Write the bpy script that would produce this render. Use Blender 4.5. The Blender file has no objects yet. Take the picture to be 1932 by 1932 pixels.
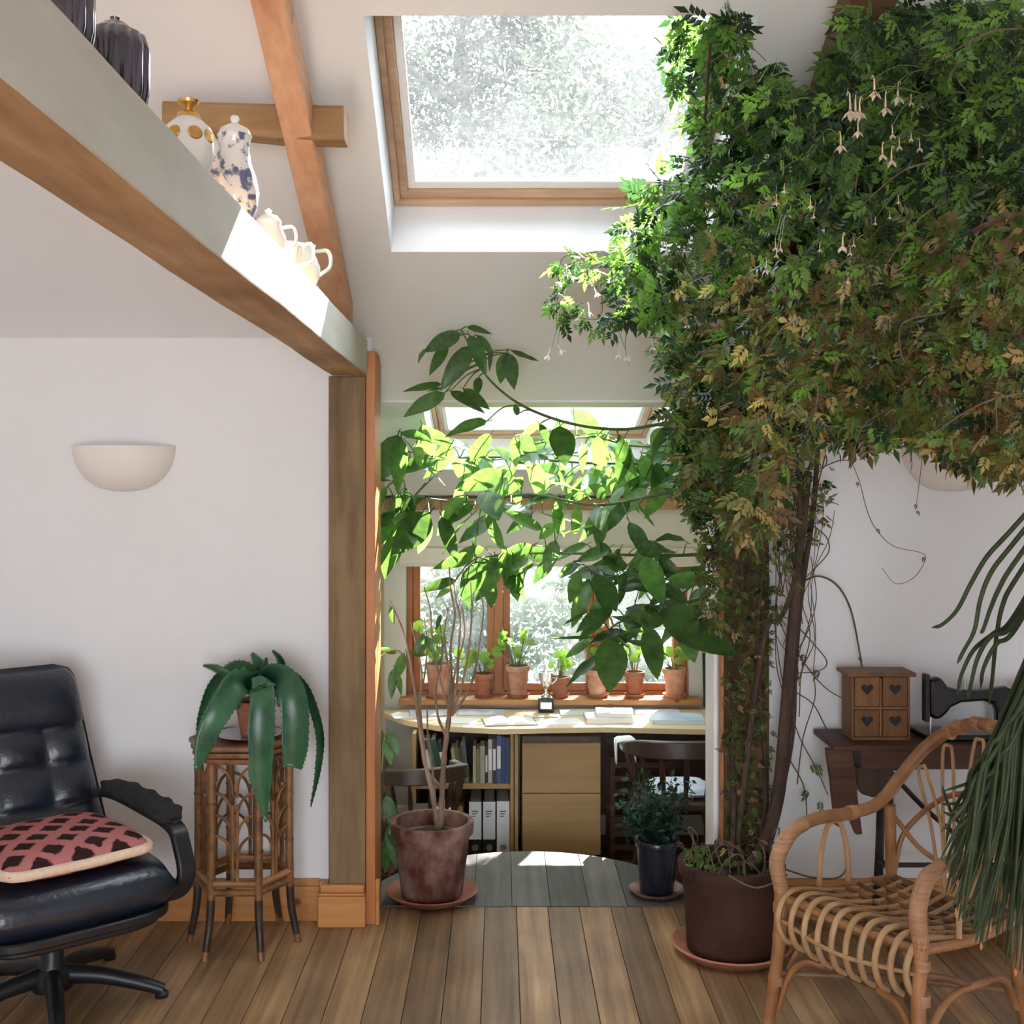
import bpy, bmesh, math, random
import numpy as np
from mathutils import Vector, Matrix, Euler

random.seed(7)
rng = np.random.default_rng(7)
S = bpy.context.scene
COL = S.collection
PI = math.pi
EYE = 1.6          # eye height above the main floor
FPX = 2200.0       # focal length in pixels of the 1932 px frame
VPX, VPY = 945.0, 912.0   # principal point

# ------------------------------------------------------------------ camera
cam = bpy.data.cameras.new('camera')
cam.sensor_width = 36.0
cam.lens = 36.0 * FPX / 1932.0
cam.shift_x = (966.0 - VPX) / 1932.0
cam.shift_y = -(966.0 - VPY) / 1932.0
cam.clip_start = 0.05
cam.clip_end = 200
cam_o = bpy.data.objects.new('camera', cam)
COL.objects.link(cam_o)
cam_o.location = (0, 0, EYE)
cam_o.rotation_euler = (PI / 2, 0, 0)
S.camera = cam_o

# ------------------------------------------------------------------ world, sun, exposure
w = bpy.data.worlds.new('sky')
S.world = w
w.use_nodes = True
bg = w.node_tree.nodes['Background']
bg.inputs[0].default_value = (0.85, 0.93, 1.0, 1)
bg.inputs[1].default_value = 2.6
sun = bpy.data.lights.new('sun', 'SUN')
sun.energy = 14.5
sun.angle = math.radians(0.6)
sun.color = (1.0, 0.96, 0.90)
sun_o = bpy.data.objects.new('sun', sun)
COL.objects.link(sun_o)
SUN = Vector((0.36, 1.0, 0.80)).normalized()
sun_o.rotation_euler = SUN.to_track_quat('Z', 'Y').to_euler()
sun_o.location = SUN * 30
S.view_settings.view_transform = 'Standard'
S.view_settings.look = 'None'
S.view_settings.gamma = 1.0
S.view_settings.use_curve_mapping = False
S.view_settings.exposure = 2.36
S.cycles.use_denoising = True
S.cycles.max_bounces = 10
S.cycles.diffuse_bounces = 6
S.cycles.transparent_max_bounces = 24
S.cycles.sample_clamp_indirect = 6.0
S.cycles.caustics_reflective = False
S.cycles.caustics_refractive = False


def at(px, py, Y):
    """world point that stands at depth Y on the sight line through a pixel of the photograph"""
    return Vector(((px - VPX) / FPX * Y, Y, EYE - (py - VPY) / FPX * Y))


# ------------------------------------------------------------------ materials
MATS = {}


def _nodes(name):
    m = bpy.data.materials.new(name)
    m.use_nodes = True
    nt = m.node_tree
    nt.nodes.clear()
    out = nt.nodes.new('ShaderNodeOutputMaterial')
    MATS[name] = m
    return m, nt, out


def rgb(c):
    return (c[0], c[1], c[2], 1.0)


def make(name, c1, c2=None, scale=(6, 6, 6), detail=6, rough=0.6, bump=0.0, spec=0.4, rnd=0.0, trans=0.0,
         metal=0.0, coat=0.0, lo=0.35, hi=0.65, attr=None, trans_col=None, bump_scale=None, sheen=0.0):
    """noise-driven procedural material; rnd shifts the value per object, trans mixes in light passing through"""
    m, nt, out = _nodes(name)
    N, L = nt.nodes, nt.links
    b = N.new('ShaderNodeBsdfPrincipled')
    b.inputs['Roughness'].default_value = rough
    b.inputs['Metallic'].default_value = metal
    b.inputs['Specular IOR Level'].default_value = spec
    b.inputs['Coat Weight'].default_value = coat
    if sheen:
        b.inputs['Sheen Weight'].default_value = sheen
    tc = N.new('ShaderNodeTexCoord')
    mp = N.new('ShaderNodeMapping')
    mp.inputs['Scale'].default_value = scale
    L.new(tc.outputs['Object'], mp.inputs['Vector'])
    oi = N.new('ShaderNodeObjectInfo')
    mul = N.new('ShaderNodeMath')
    mul.operation = 'MULTIPLY'
    mul.inputs[1].default_value = 37.0
    L.new(oi.outputs['Random'], mul.inputs[0])
    nz = N.new('ShaderNodeTexNoise')
    nz.noise_dimensions = '4D'
    nz.inputs['Scale'].default_value = 1.0
    nz.inputs['Detail'].default_value = detail
    nz.inputs['Roughness'].default_value = 0.6
    L.new(mp.outputs[0], nz.inputs['Vector'])
    L.new(mul.outputs[0], nz.inputs['W'])
    ramp = N.new('ShaderNodeValToRGB')
    ramp.color_ramp.elements[0].position = lo
    ramp.color_ramp.elements[1].position = hi
    ramp.color_ramp.elements[0].color = rgb(c1)
    ramp.color_ramp.elements[1].color = rgb(c2 if c2 else c1)
    L.new(nz.outputs['Fac'], ramp.inputs[0])
    col = ramp.outputs[0]
    if attr:
        a = N.new('ShaderNodeAttribute')
        a.attribute_name = attr
        mx = N.new('ShaderNodeMix')
        mx.data_type = 'RGBA'
        mx.blend_type = 'MULTIPLY'
        mx.inputs[0].default_value = 1.0
        L.new(col, mx.inputs[6])
        L.new(a.outputs['Color'], mx.inputs[7])
        col = mx.outputs[2]
    if rnd:
        hs = N.new('ShaderNodeHueSaturation')
        mr = N.new('ShaderNodeMapRange')
        mr.inputs['To Min'].default_value = 1.0 - rnd
        mr.inputs['To Max'].default_value = 1.0 + rnd
        L.new(oi.outputs['Random'], mr.inputs['Value'])
        L.new(mr.outputs[0], hs.inputs['Value'])
        L.new(col, hs.inputs['Color'])
        col = hs.outputs[0]
    L.new(col, b.inputs['Base Color'])
    if bump:
        bp = N.new('ShaderNodeBump')
        bp.inputs['Strength'].default_value = bump
        bp.inputs['Distance'].default_value = 0.01
        src = nz.outputs['Fac']
        if bump_scale:
            n2 = N.new('ShaderNodeTexNoise')
            n2.inputs['Scale'].default_value = bump_scale
            n2.inputs['Detail'].default_value = 4
            L.new(tc.outputs['Object'], n2.inputs['Vector'])
            src = n2.outputs['Fac']
        L.new(src, bp.inputs['Height'])
        L.new(bp.outputs[0], b.inputs['Normal'])
    if trans:
        t = N.new('ShaderNodeBsdfTranslucent')
        if trans_col:
            mt = N.new('ShaderNodeMix')
            mt.data_type = 'RGBA'
            mt.blend_type = 'MULTIPLY'
            mt.inputs[0].default_value = 1.0
            L.new(col, mt.inputs[6])
            mt.inputs[7].default_value = rgb(trans_col)
            L.new(mt.outputs[2], t.inputs['Color'])
        else:
            L.new(col, t.inputs['Color'])
        ms = N.new('ShaderNodeMixShader')
        ms.inputs[0].default_value = trans
        L.new(b.outputs[0], ms.inputs[1])
        L.new(t.outputs[0], ms.inputs[2])
        L.new(ms.outputs[0], out.inputs[0])
    else:
        L.new(b.outputs[0], out.inputs[0])
    return m


def wood(name, c1, c2, axis='z', grain=1.6, across=26, rough=0.55, bump=0.15, rnd=0.15, knots=None, spec=0.3, lo=0.3, hi=0.7, patches=None):
    """long-grained timber: noise stretched along one axis, broad colour patches, a few dark knots"""
    sc = {'x': (grain, across, across), 'y': (across, grain, across), 'z': (across, across, grain)}[axis]
    m = make(name, c1, c2, scale=sc, detail=8, rough=rough, bump=bump, rnd=rnd, spec=spec, lo=lo, hi=hi)
    nt = m.node_tree
    N, L = nt.nodes, nt.links
    b = [n for n in N if n.type == 'BSDF_PRINCIPLED'][0]
    tc = [n for n in N if n.type == 'TEX_COORD'][0]
    col = b.inputs['Base Color'].links[0].from_socket
    oi = [n for n in N if n.type == 'OBJECT_INFO'][0]
    nz = N.new('ShaderNodeTexNoise')
    nz.noise_dimensions = '4D'
    nz.inputs['Scale'].default_value = 3.0
    nz.inputs['Detail'].default_value = 3
    L.new(tc.outputs['Object'], nz.inputs['Vector'])
    mu = N.new('ShaderNodeMath')
    mu.operation = 'MULTIPLY'
    mu.inputs[1].default_value = 91.0
    L.new(oi.outputs['Random'], mu.inputs[0])
    L.new(mu.outputs[0], nz.inputs['W'])
    mr = N.new('ShaderNodeMapRange')
    mr.inputs['From Min'].default_value = 0.35
    mr.inputs['From Max'].default_value = 0.65
    L.new(nz.outputs['Fac'], mr.inputs['Value'])
    mx = N.new('ShaderNodeMix')
    mx.data_type = 'RGBA'
    mx.blend_type = 'MULTIPLY'
    mm = N.new('ShaderNodeMath')
    mm.operation = 'MULTIPLY'
    mm.inputs[1].default_value = 0.75
    L.new(mr.outputs[0], mm.inputs[0])
    L.new(mm.outputs[0], mx.inputs[0])
    L.new(col, mx.inputs[6])
    mx.inputs[7].default_value = rgb(patches if patches else (0.72, 0.70, 0.68))
    col = mx.outputs[2]
    if knots:
        v = N.new('ShaderNodeTexVoronoi')
        v.inputs['Scale'].default_value = knots
        L.new(tc.outputs['Object'], v.inputs['Vector'])
        kr = N.new('ShaderNodeValToRGB')
        kr.color_ramp.elements[0].position = 0.05
        kr.color_ramp.elements[1].position = 0.12
        kr.color_ramp.elements[0].color = (1, 1, 1, 1)
        kr.color_ramp.elements[1].color = (0, 0, 0, 1)
        L.new(v.outputs['Distance'], kr.inputs[0])
        mk = N.new('ShaderNodeMix')
        mk.data_type = 'RGBA'
        L.new(kr.outputs[0], mk.inputs[0])
        L.new(col, mk.inputs[6])
        mk.inputs[7].default_value = rgb((c1[0] * .35, c1[1] * .3, c1[2] * .25))
        col = mk.outputs[2]
    L.new(col, b.inputs['Base Color'])
    return m


def glass(name, dirt_lo, dirt_hi, scale=3.0, lower=1.0, tint=(0.97, 0.99, 1.0)):
    """window pane: clear glass with a reflection and a thin film of dust that scatters the daylight"""
    m, nt, out = _nodes(name)
    N, L = nt.nodes, nt.links
    tr = N.new('ShaderNodeBsdfTransparent')
    tr.inputs[0].default_value = rgb(tint)
    gl = N.new('ShaderNodeBsdfGlossy')
    gl.inputs['Roughness'].default_value = 0.03
    fr = N.new('ShaderNodeFresnel')
    fr.inputs[0].default_value = 1.35
    m1 = N.new('ShaderNodeMixShader')
    L.new(fr.outputs[0], m1.inputs[0])
    L.new(tr.outputs[0], m1.inputs[1])
    L.new(gl.outputs[0], m1.inputs[2])
    tl = N.new('ShaderNodeBsdfTranslucent')
    tl.inputs[0].default_value = (0.8, 0.83, 0.86, 1)
    tc = N.new('ShaderNodeTexCoord')
    nz = N.new('ShaderNodeTexNoise')
    nz.inputs['Scale'].default_value = scale
    nz.inputs['Detail'].default_value = 8
    nz.inputs['Roughness'].default_value = 0.7
    L.new(tc.outputs['Object'], nz.inputs['Vector'])
    mr = N.new('ShaderNodeMapRange')
    mr.inputs['From Min'].default_value = 0.3
    mr.inputs['From Max'].default_value = 0.7
    mr.inputs['To Min'].default_value = dirt_lo
    mr.inputs['To Max'].default_value = dirt_hi
    L.new(nz.outputs['Fac'], mr.inputs['Value'])
    # dust film made denser towards the lower edge to put the haze there
    sp = N.new('ShaderNodeSeparateXYZ')
    L.new(tc.outputs['Object'], sp.inputs[0])
    gd = N.new('ShaderNodeMapRange')
    gd.interpolation_type = 'SMOOTHSTEP'
    gd.inputs['From Min'].default_value = 0.20
    gd.inputs['From Max'].default_value = 0.46
    gd.inputs['To Min'].default_value = lower
    gd.inputs['To Max'].default_value = 1.0
    L.new(sp.outputs['Z'], gd.inputs['Value'])
    ml = N.new('ShaderNodeMath')
    ml.operation = 'MULTIPLY'
    L.new(mr.outputs[0], ml.inputs[0])
    L.new(gd.outputs[0], ml.inputs[1])
    m2 = N.new('ShaderNodeMixShader')
    L.new(ml.outputs[0], m2.inputs[0])
    L.new(m1.outputs[0], m2.inputs[1])
    L.new(tl.outputs[0], m2.inputs[2])
    L.new(m2.outputs[0], out.inputs[0])
    return m


def cushion_mat(name):
    """crochet cushion: rows of dark brown lozenges on dusty pink"""
    m, nt, out = _nodes(name)
    N, L = nt.nodes, nt.links
    b = N.new('ShaderNodeBsdfPrincipled')
    b.inputs['Roughness'].default_value = 0.95
    b.inputs['Specular IOR Level'].default_value = 0.1
    tc = N.new('ShaderNodeTexCoord')
    mp = N.new('ShaderNodeMapping')
    mp.inputs['Rotation'].default_value = (0, 0, PI / 4)
    mp.inputs['Scale'].default_value = (15.0, 15.0, 0.01)
    L.new(tc.outputs['Object'], mp.inputs['Vector'])
    nz = N.new('ShaderNodeTexNoise')
    nz.inputs['Scale'].default_value = 55
    L.new(tc.outputs['Object'], nz.inputs['Vector'])
    add = N.new('ShaderNodeMix')
    add.data_type = 'RGBA'
    add.inputs[0].default_value = 0.22
    L.new(mp.outputs[0], add.inputs[6])
    L.new(nz.outputs['Color'], add.inputs[7])
    v = N.new('ShaderNodeTexVoronoi')
    v.voronoi_dimensions = '2D'
    v.distance = 'CHEBYCHEV'
    v.inputs['Scale'].default_value = 1.0
    v.inputs['Randomness'].default_value = 0.12
    L.new(add.outputs[2], v.inputs['Vector'])
    r = N.new('ShaderNodeValToRGB')
    r.color_ramp.interpolation = 'LINEAR'
    e = r.color_ramp.elements
    e[0].position = 0.27
    e[0].color = (0.035, 0.016, 0.016, 1)
    e[1].position = 0.33
    e[1].color = (0.46, 0.17, 0.17, 1)
    L.new(v.outputs['Distance'], r.inputs[0])
    L.new(r.outputs[0], b.inputs['Base Color'])
    bp = N.new('ShaderNodeBump')
    bp.inputs['Strength'].default_value = 0.5
    bp.inputs['Distance'].default_value = 0.006
    L.new(nz.outputs['Fac'], bp.inputs['Height'])
    L.new(bp.outputs[0], b.inputs['Normal'])
    L.new(b.outputs[0], out.inputs[0])
    return m


make('plaster', (0.80, 0.79, 0.81), (0.83, 0.825, 0.845), scale=(2, 2, 2), rough=0.9, bump=0.05, spec=0.1, bump_scale=60)
make('plaster_cream', (0.80, 0.77, 0.70), (0.84, 0.81, 0.75), scale=(2, 2, 2), rough=0.9, bump=0.04, spec=0.1, bump_scale=60)
make('subfloor', (0.03, 0.022, 0.015), rough=0.9)
wood('floor_oak', (0.18, 0.095, 0.043), (0.46, 0.285, 0.145), axis='y', grain=1.2, across=34, rough=0.42, bump=0.2, rnd=0.42, patches=(0.55, 0.52, 0.5), spec=0.35)
wood('grey_board', (0.085, 0.078, 0.066), (0.175, 0.162, 0.138), axis='y', grain=1.5, across=30, rough=0.6, bump=0.2, rnd=0.32, patches=(0.6, 0.6, 0.62))
wood('oak_post', (0.175, 0.106, 0.053), (0.385, 0.262, 0.145), axis='z', grain=2.2, across=18, rough=0.75, bump=0.35, rnd=0.08, patches=(0.62, 0.62, 0.60))
wood('oak_beam', (0.34, 0.19, 0.09), (0.64, 0.42, 0.24), axis='y', grain=2.0, across=16, rough=0.7, bump=0.3, rnd=0.05, knots=5.5, patches=(0.68, 0.6, 0.52))
wood('glare_painted_oak', (0.54, 0.52, 0.46), (0.64, 0.62, 0.57), axis='y', grain=2.0, across=14, rough=0.8, bump=0.2, rnd=0.03, knots=4.0, patches=(0.92, 0.9, 0.85))  # pale tone stands for skylight glare on the beam side
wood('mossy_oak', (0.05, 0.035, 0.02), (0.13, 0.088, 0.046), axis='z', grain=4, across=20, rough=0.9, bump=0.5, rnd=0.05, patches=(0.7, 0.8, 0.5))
wood('dark_timber', (0.075, 0.04, 0.02), (0.16, 0.09, 0.045), axis='y', grain=1.6, across=18, rough=0.75, bump=0.3, rnd=0.05)
wood('pine_rafter', (0.53, 0.28, 0.16), (0.74, 0.46, 0.30), axis='y', grain=1.2, across=20, rough=0.6, bump=0.12, rnd=0.05, knots=4.2, patches=(0.85, 0.68, 0.55))
wood('orange_pine', (0.42, 0.165, 0.045), (0.62, 0.29, 0.095), axis='x', grain=1.6, across=30, rough=0.45, bump=0.1, rnd=0.08, knots=6.0, spec=0.4)
wood('orange_pine_upright', (0.40, 0.13, 0.035), (0.58, 0.23, 0.075), axis='z', grain=1.6, across=30, rough=0.45, bump=0.1, rnd=0.08, spec=0.4)
wood('sash_pine', (0.55, 0.33, 0.20), (0.72, 0.49, 0.33), axis='x', grain=1.6, across=34, rough=0.4, bump=0.05, rnd=0.05)
wood('desk_birch', (0.62, 0.46, 0.27), (0.74, 0.58, 0.37), axis='x', grain=1.4, across=22, rough=0.4, bump=0.04, rnd=0.03, patches=(0.92, 0.9, 0.86))
wood('cabinet_beech', (0.33, 0.20, 0.085), (0.43, 0.275, 0.125), axis='x', grain=1.6, across=24, rough=0.45, bump=0.05, rnd=0.05, patches=(0.9, 0.86, 0.8))
wood('dark_stain', (0.028, 0.013, 0.008), (0.075, 0.034, 0.018), axis='z', grain=2, across=26, rough=0.4, bump=0.1, rnd=0.15, spec=0.5)
wood('mahogany', (0.06, 0.024, 0.016), (0.13, 0.06, 0.038), axis='x', grain=2, across=26, rough=0.5, bump=0.1, rnd=0.1)
wood('heart_box_pine', (0.17, 0.078, 0.032), (0.27, 0.135, 0.058), axis='z', grain=2.5, across=28, rough=0.55, bump=0.1, rnd=0.12)
make('white_paint', (0.86, 0.87, 0.88), rough=0.5)
make('blind_cream', (0.80, 0.74, 0.62), (0.84, 0.79, 0.68), rough=0.8)
make('flashing', (0.75, 0.78, 0.82), rough=0.35, metal=0.0)
make('terracotta', (0.27, 0.088, 0.048), (0.47, 0.215, 0.14), scale=(5, 5, 5), rough=0.85, bump=0.25, bump_scale=40, rnd=0.12, spec=0.2)
make('terracotta_pale', (0.40, 0.16, 0.09), (0.60, 0.36, 0.26), scale=(14, 14, 14), rough=0.85, bump=0.2, bump_scale=60, rnd=0.15, spec=0.2)
make('terracotta_old', (0.095, 0.032, 0.024), (0.46, 0.31, 0.26), scale=(7, 7, 5), rough=0.85, bump=0.3, bump_scale=35, lo=0.42, hi=0.74, spec=0.25)
make('terracotta_dark', (0.042, 0.018, 0.014), (0.085, 0.036, 0.026), scale=(5, 5, 5), rough=0.8, bump=0.25, bump_scale=40, spec=0.25)
make('glazed_navy', (0.008, 0.011, 0.02), (0.014, 0.018, 0.03), rough=0.25, spec=0.5)
make('soil', (0.018, 0.012, 0.008), (0.05, 0.035, 0.022), scale=(40, 40, 40), rough=1.0, bump=0.8, bump_scale=80)
make('leather', (0.005, 0.009, 0.020), (0.010, 0.017, 0.034), scale=(9, 9, 9), rough=0.36, bump=0.35, bump_scale=42, spec=0.6, coat=0.15)
make('black_plastic', (0.012, 0.012, 0.015), rough=0.4)
make('arm_fabric', (0.010, 0.011, 0.013), (0.02, 0.021, 0.024), scale=(60, 60, 60), rough=0.9, bump=0.5, bump_scale=120)
cushion_mat('crochet')
make('cream_piping', (0.72, 0.52, 0.38), (0.80, 0.62, 0.48), scale=(60, 60, 60), rough=0.95, bump=0.3)
make('rattan', (0.25, 0.10, 0.036), (0.41, 0.20, 0.088), scale=(10, 10, 10), rough=0.42, bump=0.12, rnd=0.14, spec=0.45)
make('rattan_wrap', (0.33, 0.16, 0.08), (0.47, 0.26, 0.15), scale=(8, 8, 130), rough=0.5, bump=0.5, rnd=0.06)
make('rattan_pale', (0.34, 0.19, 0.088), (0.47, 0.295, 0.155), scale=(12, 12, 12), rough=0.45, bump=0.1, rnd=0.1)
make('rattan_shade', (0.115, 0.052, 0.022), (0.194, 0.097, 0.045), scale=(12, 12, 12), rough=0.5, bump=0.1, rnd=0.15)
make('bamboo_brown', (0.10, 0.042, 0.018), (0.30, 0.145, 0.058), scale=(16, 16, 16), rough=0.4, bump=0.15, rnd=0.12, spec=0.45)
make('bamboo_black', (0.02, 0.014, 0.014), (0.06, 0.035, 0.025), scale=(20, 20, 20), rough=0.4, bump=0.1)
make('silver', (0.75, 0.75, 0.76), rough=0.22, metal=1.0)
make('pewter', (0.55, 0.56, 0.58), (0.68, 0.69, 0.71), rough=0.3, metal=0.9)
make('gold', (0.62, 0.33, 0.08), (0.75, 0.45, 0.14), rough=0.25, metal=0.8)
make('black_iron', (0.012, 0.012, 0.014), (0.03, 0.028, 0.027), scale=(20, 20, 20), rough=0.45)
make('black_lacquer', (0.006, 0.008, 0.012), rough=0.18, spec=0.6)
make('white_ceramic', (0.82, 0.80, 0.77), (0.86, 0.84, 0.81), rough=0.15, spec=0.6, coat=0.3)
make('lustre_glaze', (0.008, 0.012, 0.028), (0.05, 0.022, 0.06), scale=(12, 12, 12), rough=0.08, spec=0.9, coat=1.0)
make('willow_ceramic', (0.12, 0.15, 0.27), (0.82, 0.81, 0.80), scale=(38, 38, 38), detail=5, rough=0.12, spec=0.6, coat=0.3, lo=0.43, hi=0.50)
make('green_ceramic', (0.55, 0.68, 0.6), (0.8, 0.82, 0.78), rough=0.15, coat=0.3)
make('lamp_plaster', (0.86, 0.80, 0.755), (0.88, 0.82, 0.78), rough=0.8, spec=0.1)
make('leaf_big', (0.022, 0.072, 0.022), (0.05, 0.135, 0.03), scale=(7, 7, 7), rough=0.34, spec=0.5, rnd=0.35, trans=0.42, trans_col=(4.3, 2.9, 2.0), bump=0.15)
make('leaf_aloe', (0.012, 0.06, 0.032), (0.04, 0.135, 0.06), scale=(9, 9, 9), rough=0.32, spec=0.5, rnd=0.2, trans=0.10, trans_col=(2.5, 3.2, 1.2))
make('leaf_jasmine', (0.9, 0.9, 0.9), (1, 1, 1), scale=(9, 9, 9), rough=0.42, spec=0.45, trans=0.45, trans_col=(2.6, 2.6, 1.5), attr='tint')
make('leaf_jasmine_part', (0.055, 0.12, 0.03), (0.10, 0.20, 0.045), scale=(9, 9, 9), rough=0.42, spec=0.45, trans=0.45, trans_col=(2.6, 2.6, 1.5), rnd=0.45)
make('leaf_geranium', (0.16, 0.30, 0.06), (0.25, 0.42, 0.10), scale=(30, 30, 30), rough=0.6, rnd=0.3, trans=0.5, trans_col=(1.8, 1.8, 1.1))
make('leaf_dark', (0.008, 0.03, 0.022), (0.02, 0.055, 0.034), scale=(20, 20, 20), rough=0.5, rnd=0.2, trans=0.2, trans_col=(1.5, 2, 1.2))
make('leaf_shrub', (0.018, 0.034, 0.010), (0.032, 0.052, 0.018), scale=(2, 2, 2), rough=0.7, trans=0.5, attr='tint')
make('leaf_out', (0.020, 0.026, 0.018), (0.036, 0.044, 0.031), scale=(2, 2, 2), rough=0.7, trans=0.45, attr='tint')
make('bark_out', (0.06, 0.055, 0.045), (0.12, 0.11, 0.095), scale=(6, 6, 2), rough=0.9, bump=0.5)
make('lawn', (0.05, 0.07, 0.035), (0.09, 0.11, 0.06), scale=(3, 3, 3), rough=0.95)
make('bounce_pale', (0.60, 0.57, 0.53), (0.70, 0.67, 0.62), scale=(1.5, 1.5, 1.5), rough=0.9)
make('petal', (0.82, 0.62, 0.50), (0.88, 0.76, 0.66), rough=0.7, trans=0.4, rnd=0.1)
make('petal_white', (0.84, 0.80, 0.76), rough=0.7, trans=0.4)
make('bud_orange', (0.62, 0.20, 0.10), (0.75, 0.33, 0.18), rough=0.6, trans=0.2)
make('stem_grey', (0.16, 0.105, 0.07), (0.36, 0.26, 0.19), scale=(25, 25, 8), rough=0.85, bump=0.4, rnd=0.12)
make('stem_green', (0.06, 0.10, 0.035), (0.12, 0.16, 0.06), scale=(20, 20, 20), rough=0.6)
make('vine_bark', (0.035, 0.02, 0.015), (0.10, 0.06, 0.045), scale=(25, 25, 6), rough=0.9, bump=0.6)
make('twig', (0.07, 0.045, 0.03), (0.16, 0.11, 0.075), scale=(20, 20, 20), rough=0.85, rnd=0.2)
make('cactus', (0.028, 0.046, 0.018), (0.06, 0.085, 0.034), scale=(30, 30, 30), rough=0.6, spec=0.3, rnd=0.2)
make('bristle', (0.026, 0.062, 0.026), (0.065, 0.12, 0.048), scale=(30, 30, 30), rough=0.5, trans=0.2)
make('paper', (0.80, 0.79, 0.76), (0.84, 0.83, 0.80), rough=0.8, rnd=0.06)
make('page_edge', (0.72, 0.67, 0.57), (0.78, 0.73, 0.64), scale=(4, 4, 300), rough=0.9)
make('cloth_white', (0.82, 0.84, 0.88), rough=0.9, sheen=0.2)
make('seat_pad', (0.55, 0.63, 0.78), (0.75, 0.80, 0.88), scale=(12, 12, 12), rough=0.9)
make('picture_print', (0.55, 0.42, 0.22), (0.80, 0.76, 0.66), scale=(12, 12, 8), rough=0.5)
make('rope', (0.12, 0.09, 0.06), rough=0.9)
COVERS = []
for i, c in enumerate([(0.16, 0.15, 0.07), (0.05, 0.09, 0.06), (0.40, 0.36, 0.26), (0.03, 0.05, 0.13), (0.025, 0.025, 0.03),
                       (0.32, 0.30, 0.24), (0.06, 0.10, 0.22), (0.45, 0.44, 0.40), (0.12, 0.055, 0.035), (0.08, 0.12, 0.10)]):
    COVERS.append(make('cover_%d' % i, c, tuple(v * 1.25 for v in c), scale=(30, 30, 30), rough=0.5, rnd=0.1))
make('magazine_blue', (0.32, 0.50, 0.66), (0.60, 0.74, 0.84), scale=(9, 9, 9), rough=0.35)
make('magazine_green', (0.50, 0.62, 0.48), (0.74, 0.80, 0.70), scale=(9, 9, 9), rough=0.4)
make('magazine_grey', (0.42, 0.45, 0.50), (0.78, 0.77, 0.74), scale=(14, 14, 14), rough=0.4)
make('magazine_buff', (0.52, 0.40, 0.28), (0.72, 0.60, 0.46), scale=(12, 12, 12), rough=0.5)
make('binder_white', (0.66, 0.66, 0.68), (0.72, 0.72, 0.73), rough=0.5)
make('binder_black', (0.012, 0.012, 0.014), rough=0.5)
make('box_buff', (0.30, 0.16, 0.06), (0.38, 0.22, 0.10), rough=0.6)
glass('skylight_pane', 0.004, 0.016, scale=2.2, lower=1.6)
glass('window_pane', 0.036, 0.048, scale=3.0)  # stronger even film puts glare over the window view


def mat(m):
    return MATS[m] if isinstance(m, str) else m


# ------------------------------------------------------------------ mesh building
def catmull(pts, n=6):
    P = [Vector(p) for p in pts]
    if len(P) < 3:
        return P
    out = []
    for i in range(len(P) - 1):
        p0 = P[i - 1] if i > 0 else P[0] * 2 - P[1]
        p1, p2 = P[i], P[i + 1]
        p3 = P[i + 2] if i + 2 < len(P) else P[-1] * 2 - P[-2]
        for k in range(n):
            t = k / n
            out.append(0.5 * ((2 * p1) + (-p0 + p2) * t + (2 * p0 - 5 * p1 + 4 * p2 - p3) * t * t + (-p0 + 3 * p1 - 3 * p2 + p3) * t ** 3))
    out.append(P[-1])
    return out


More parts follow.
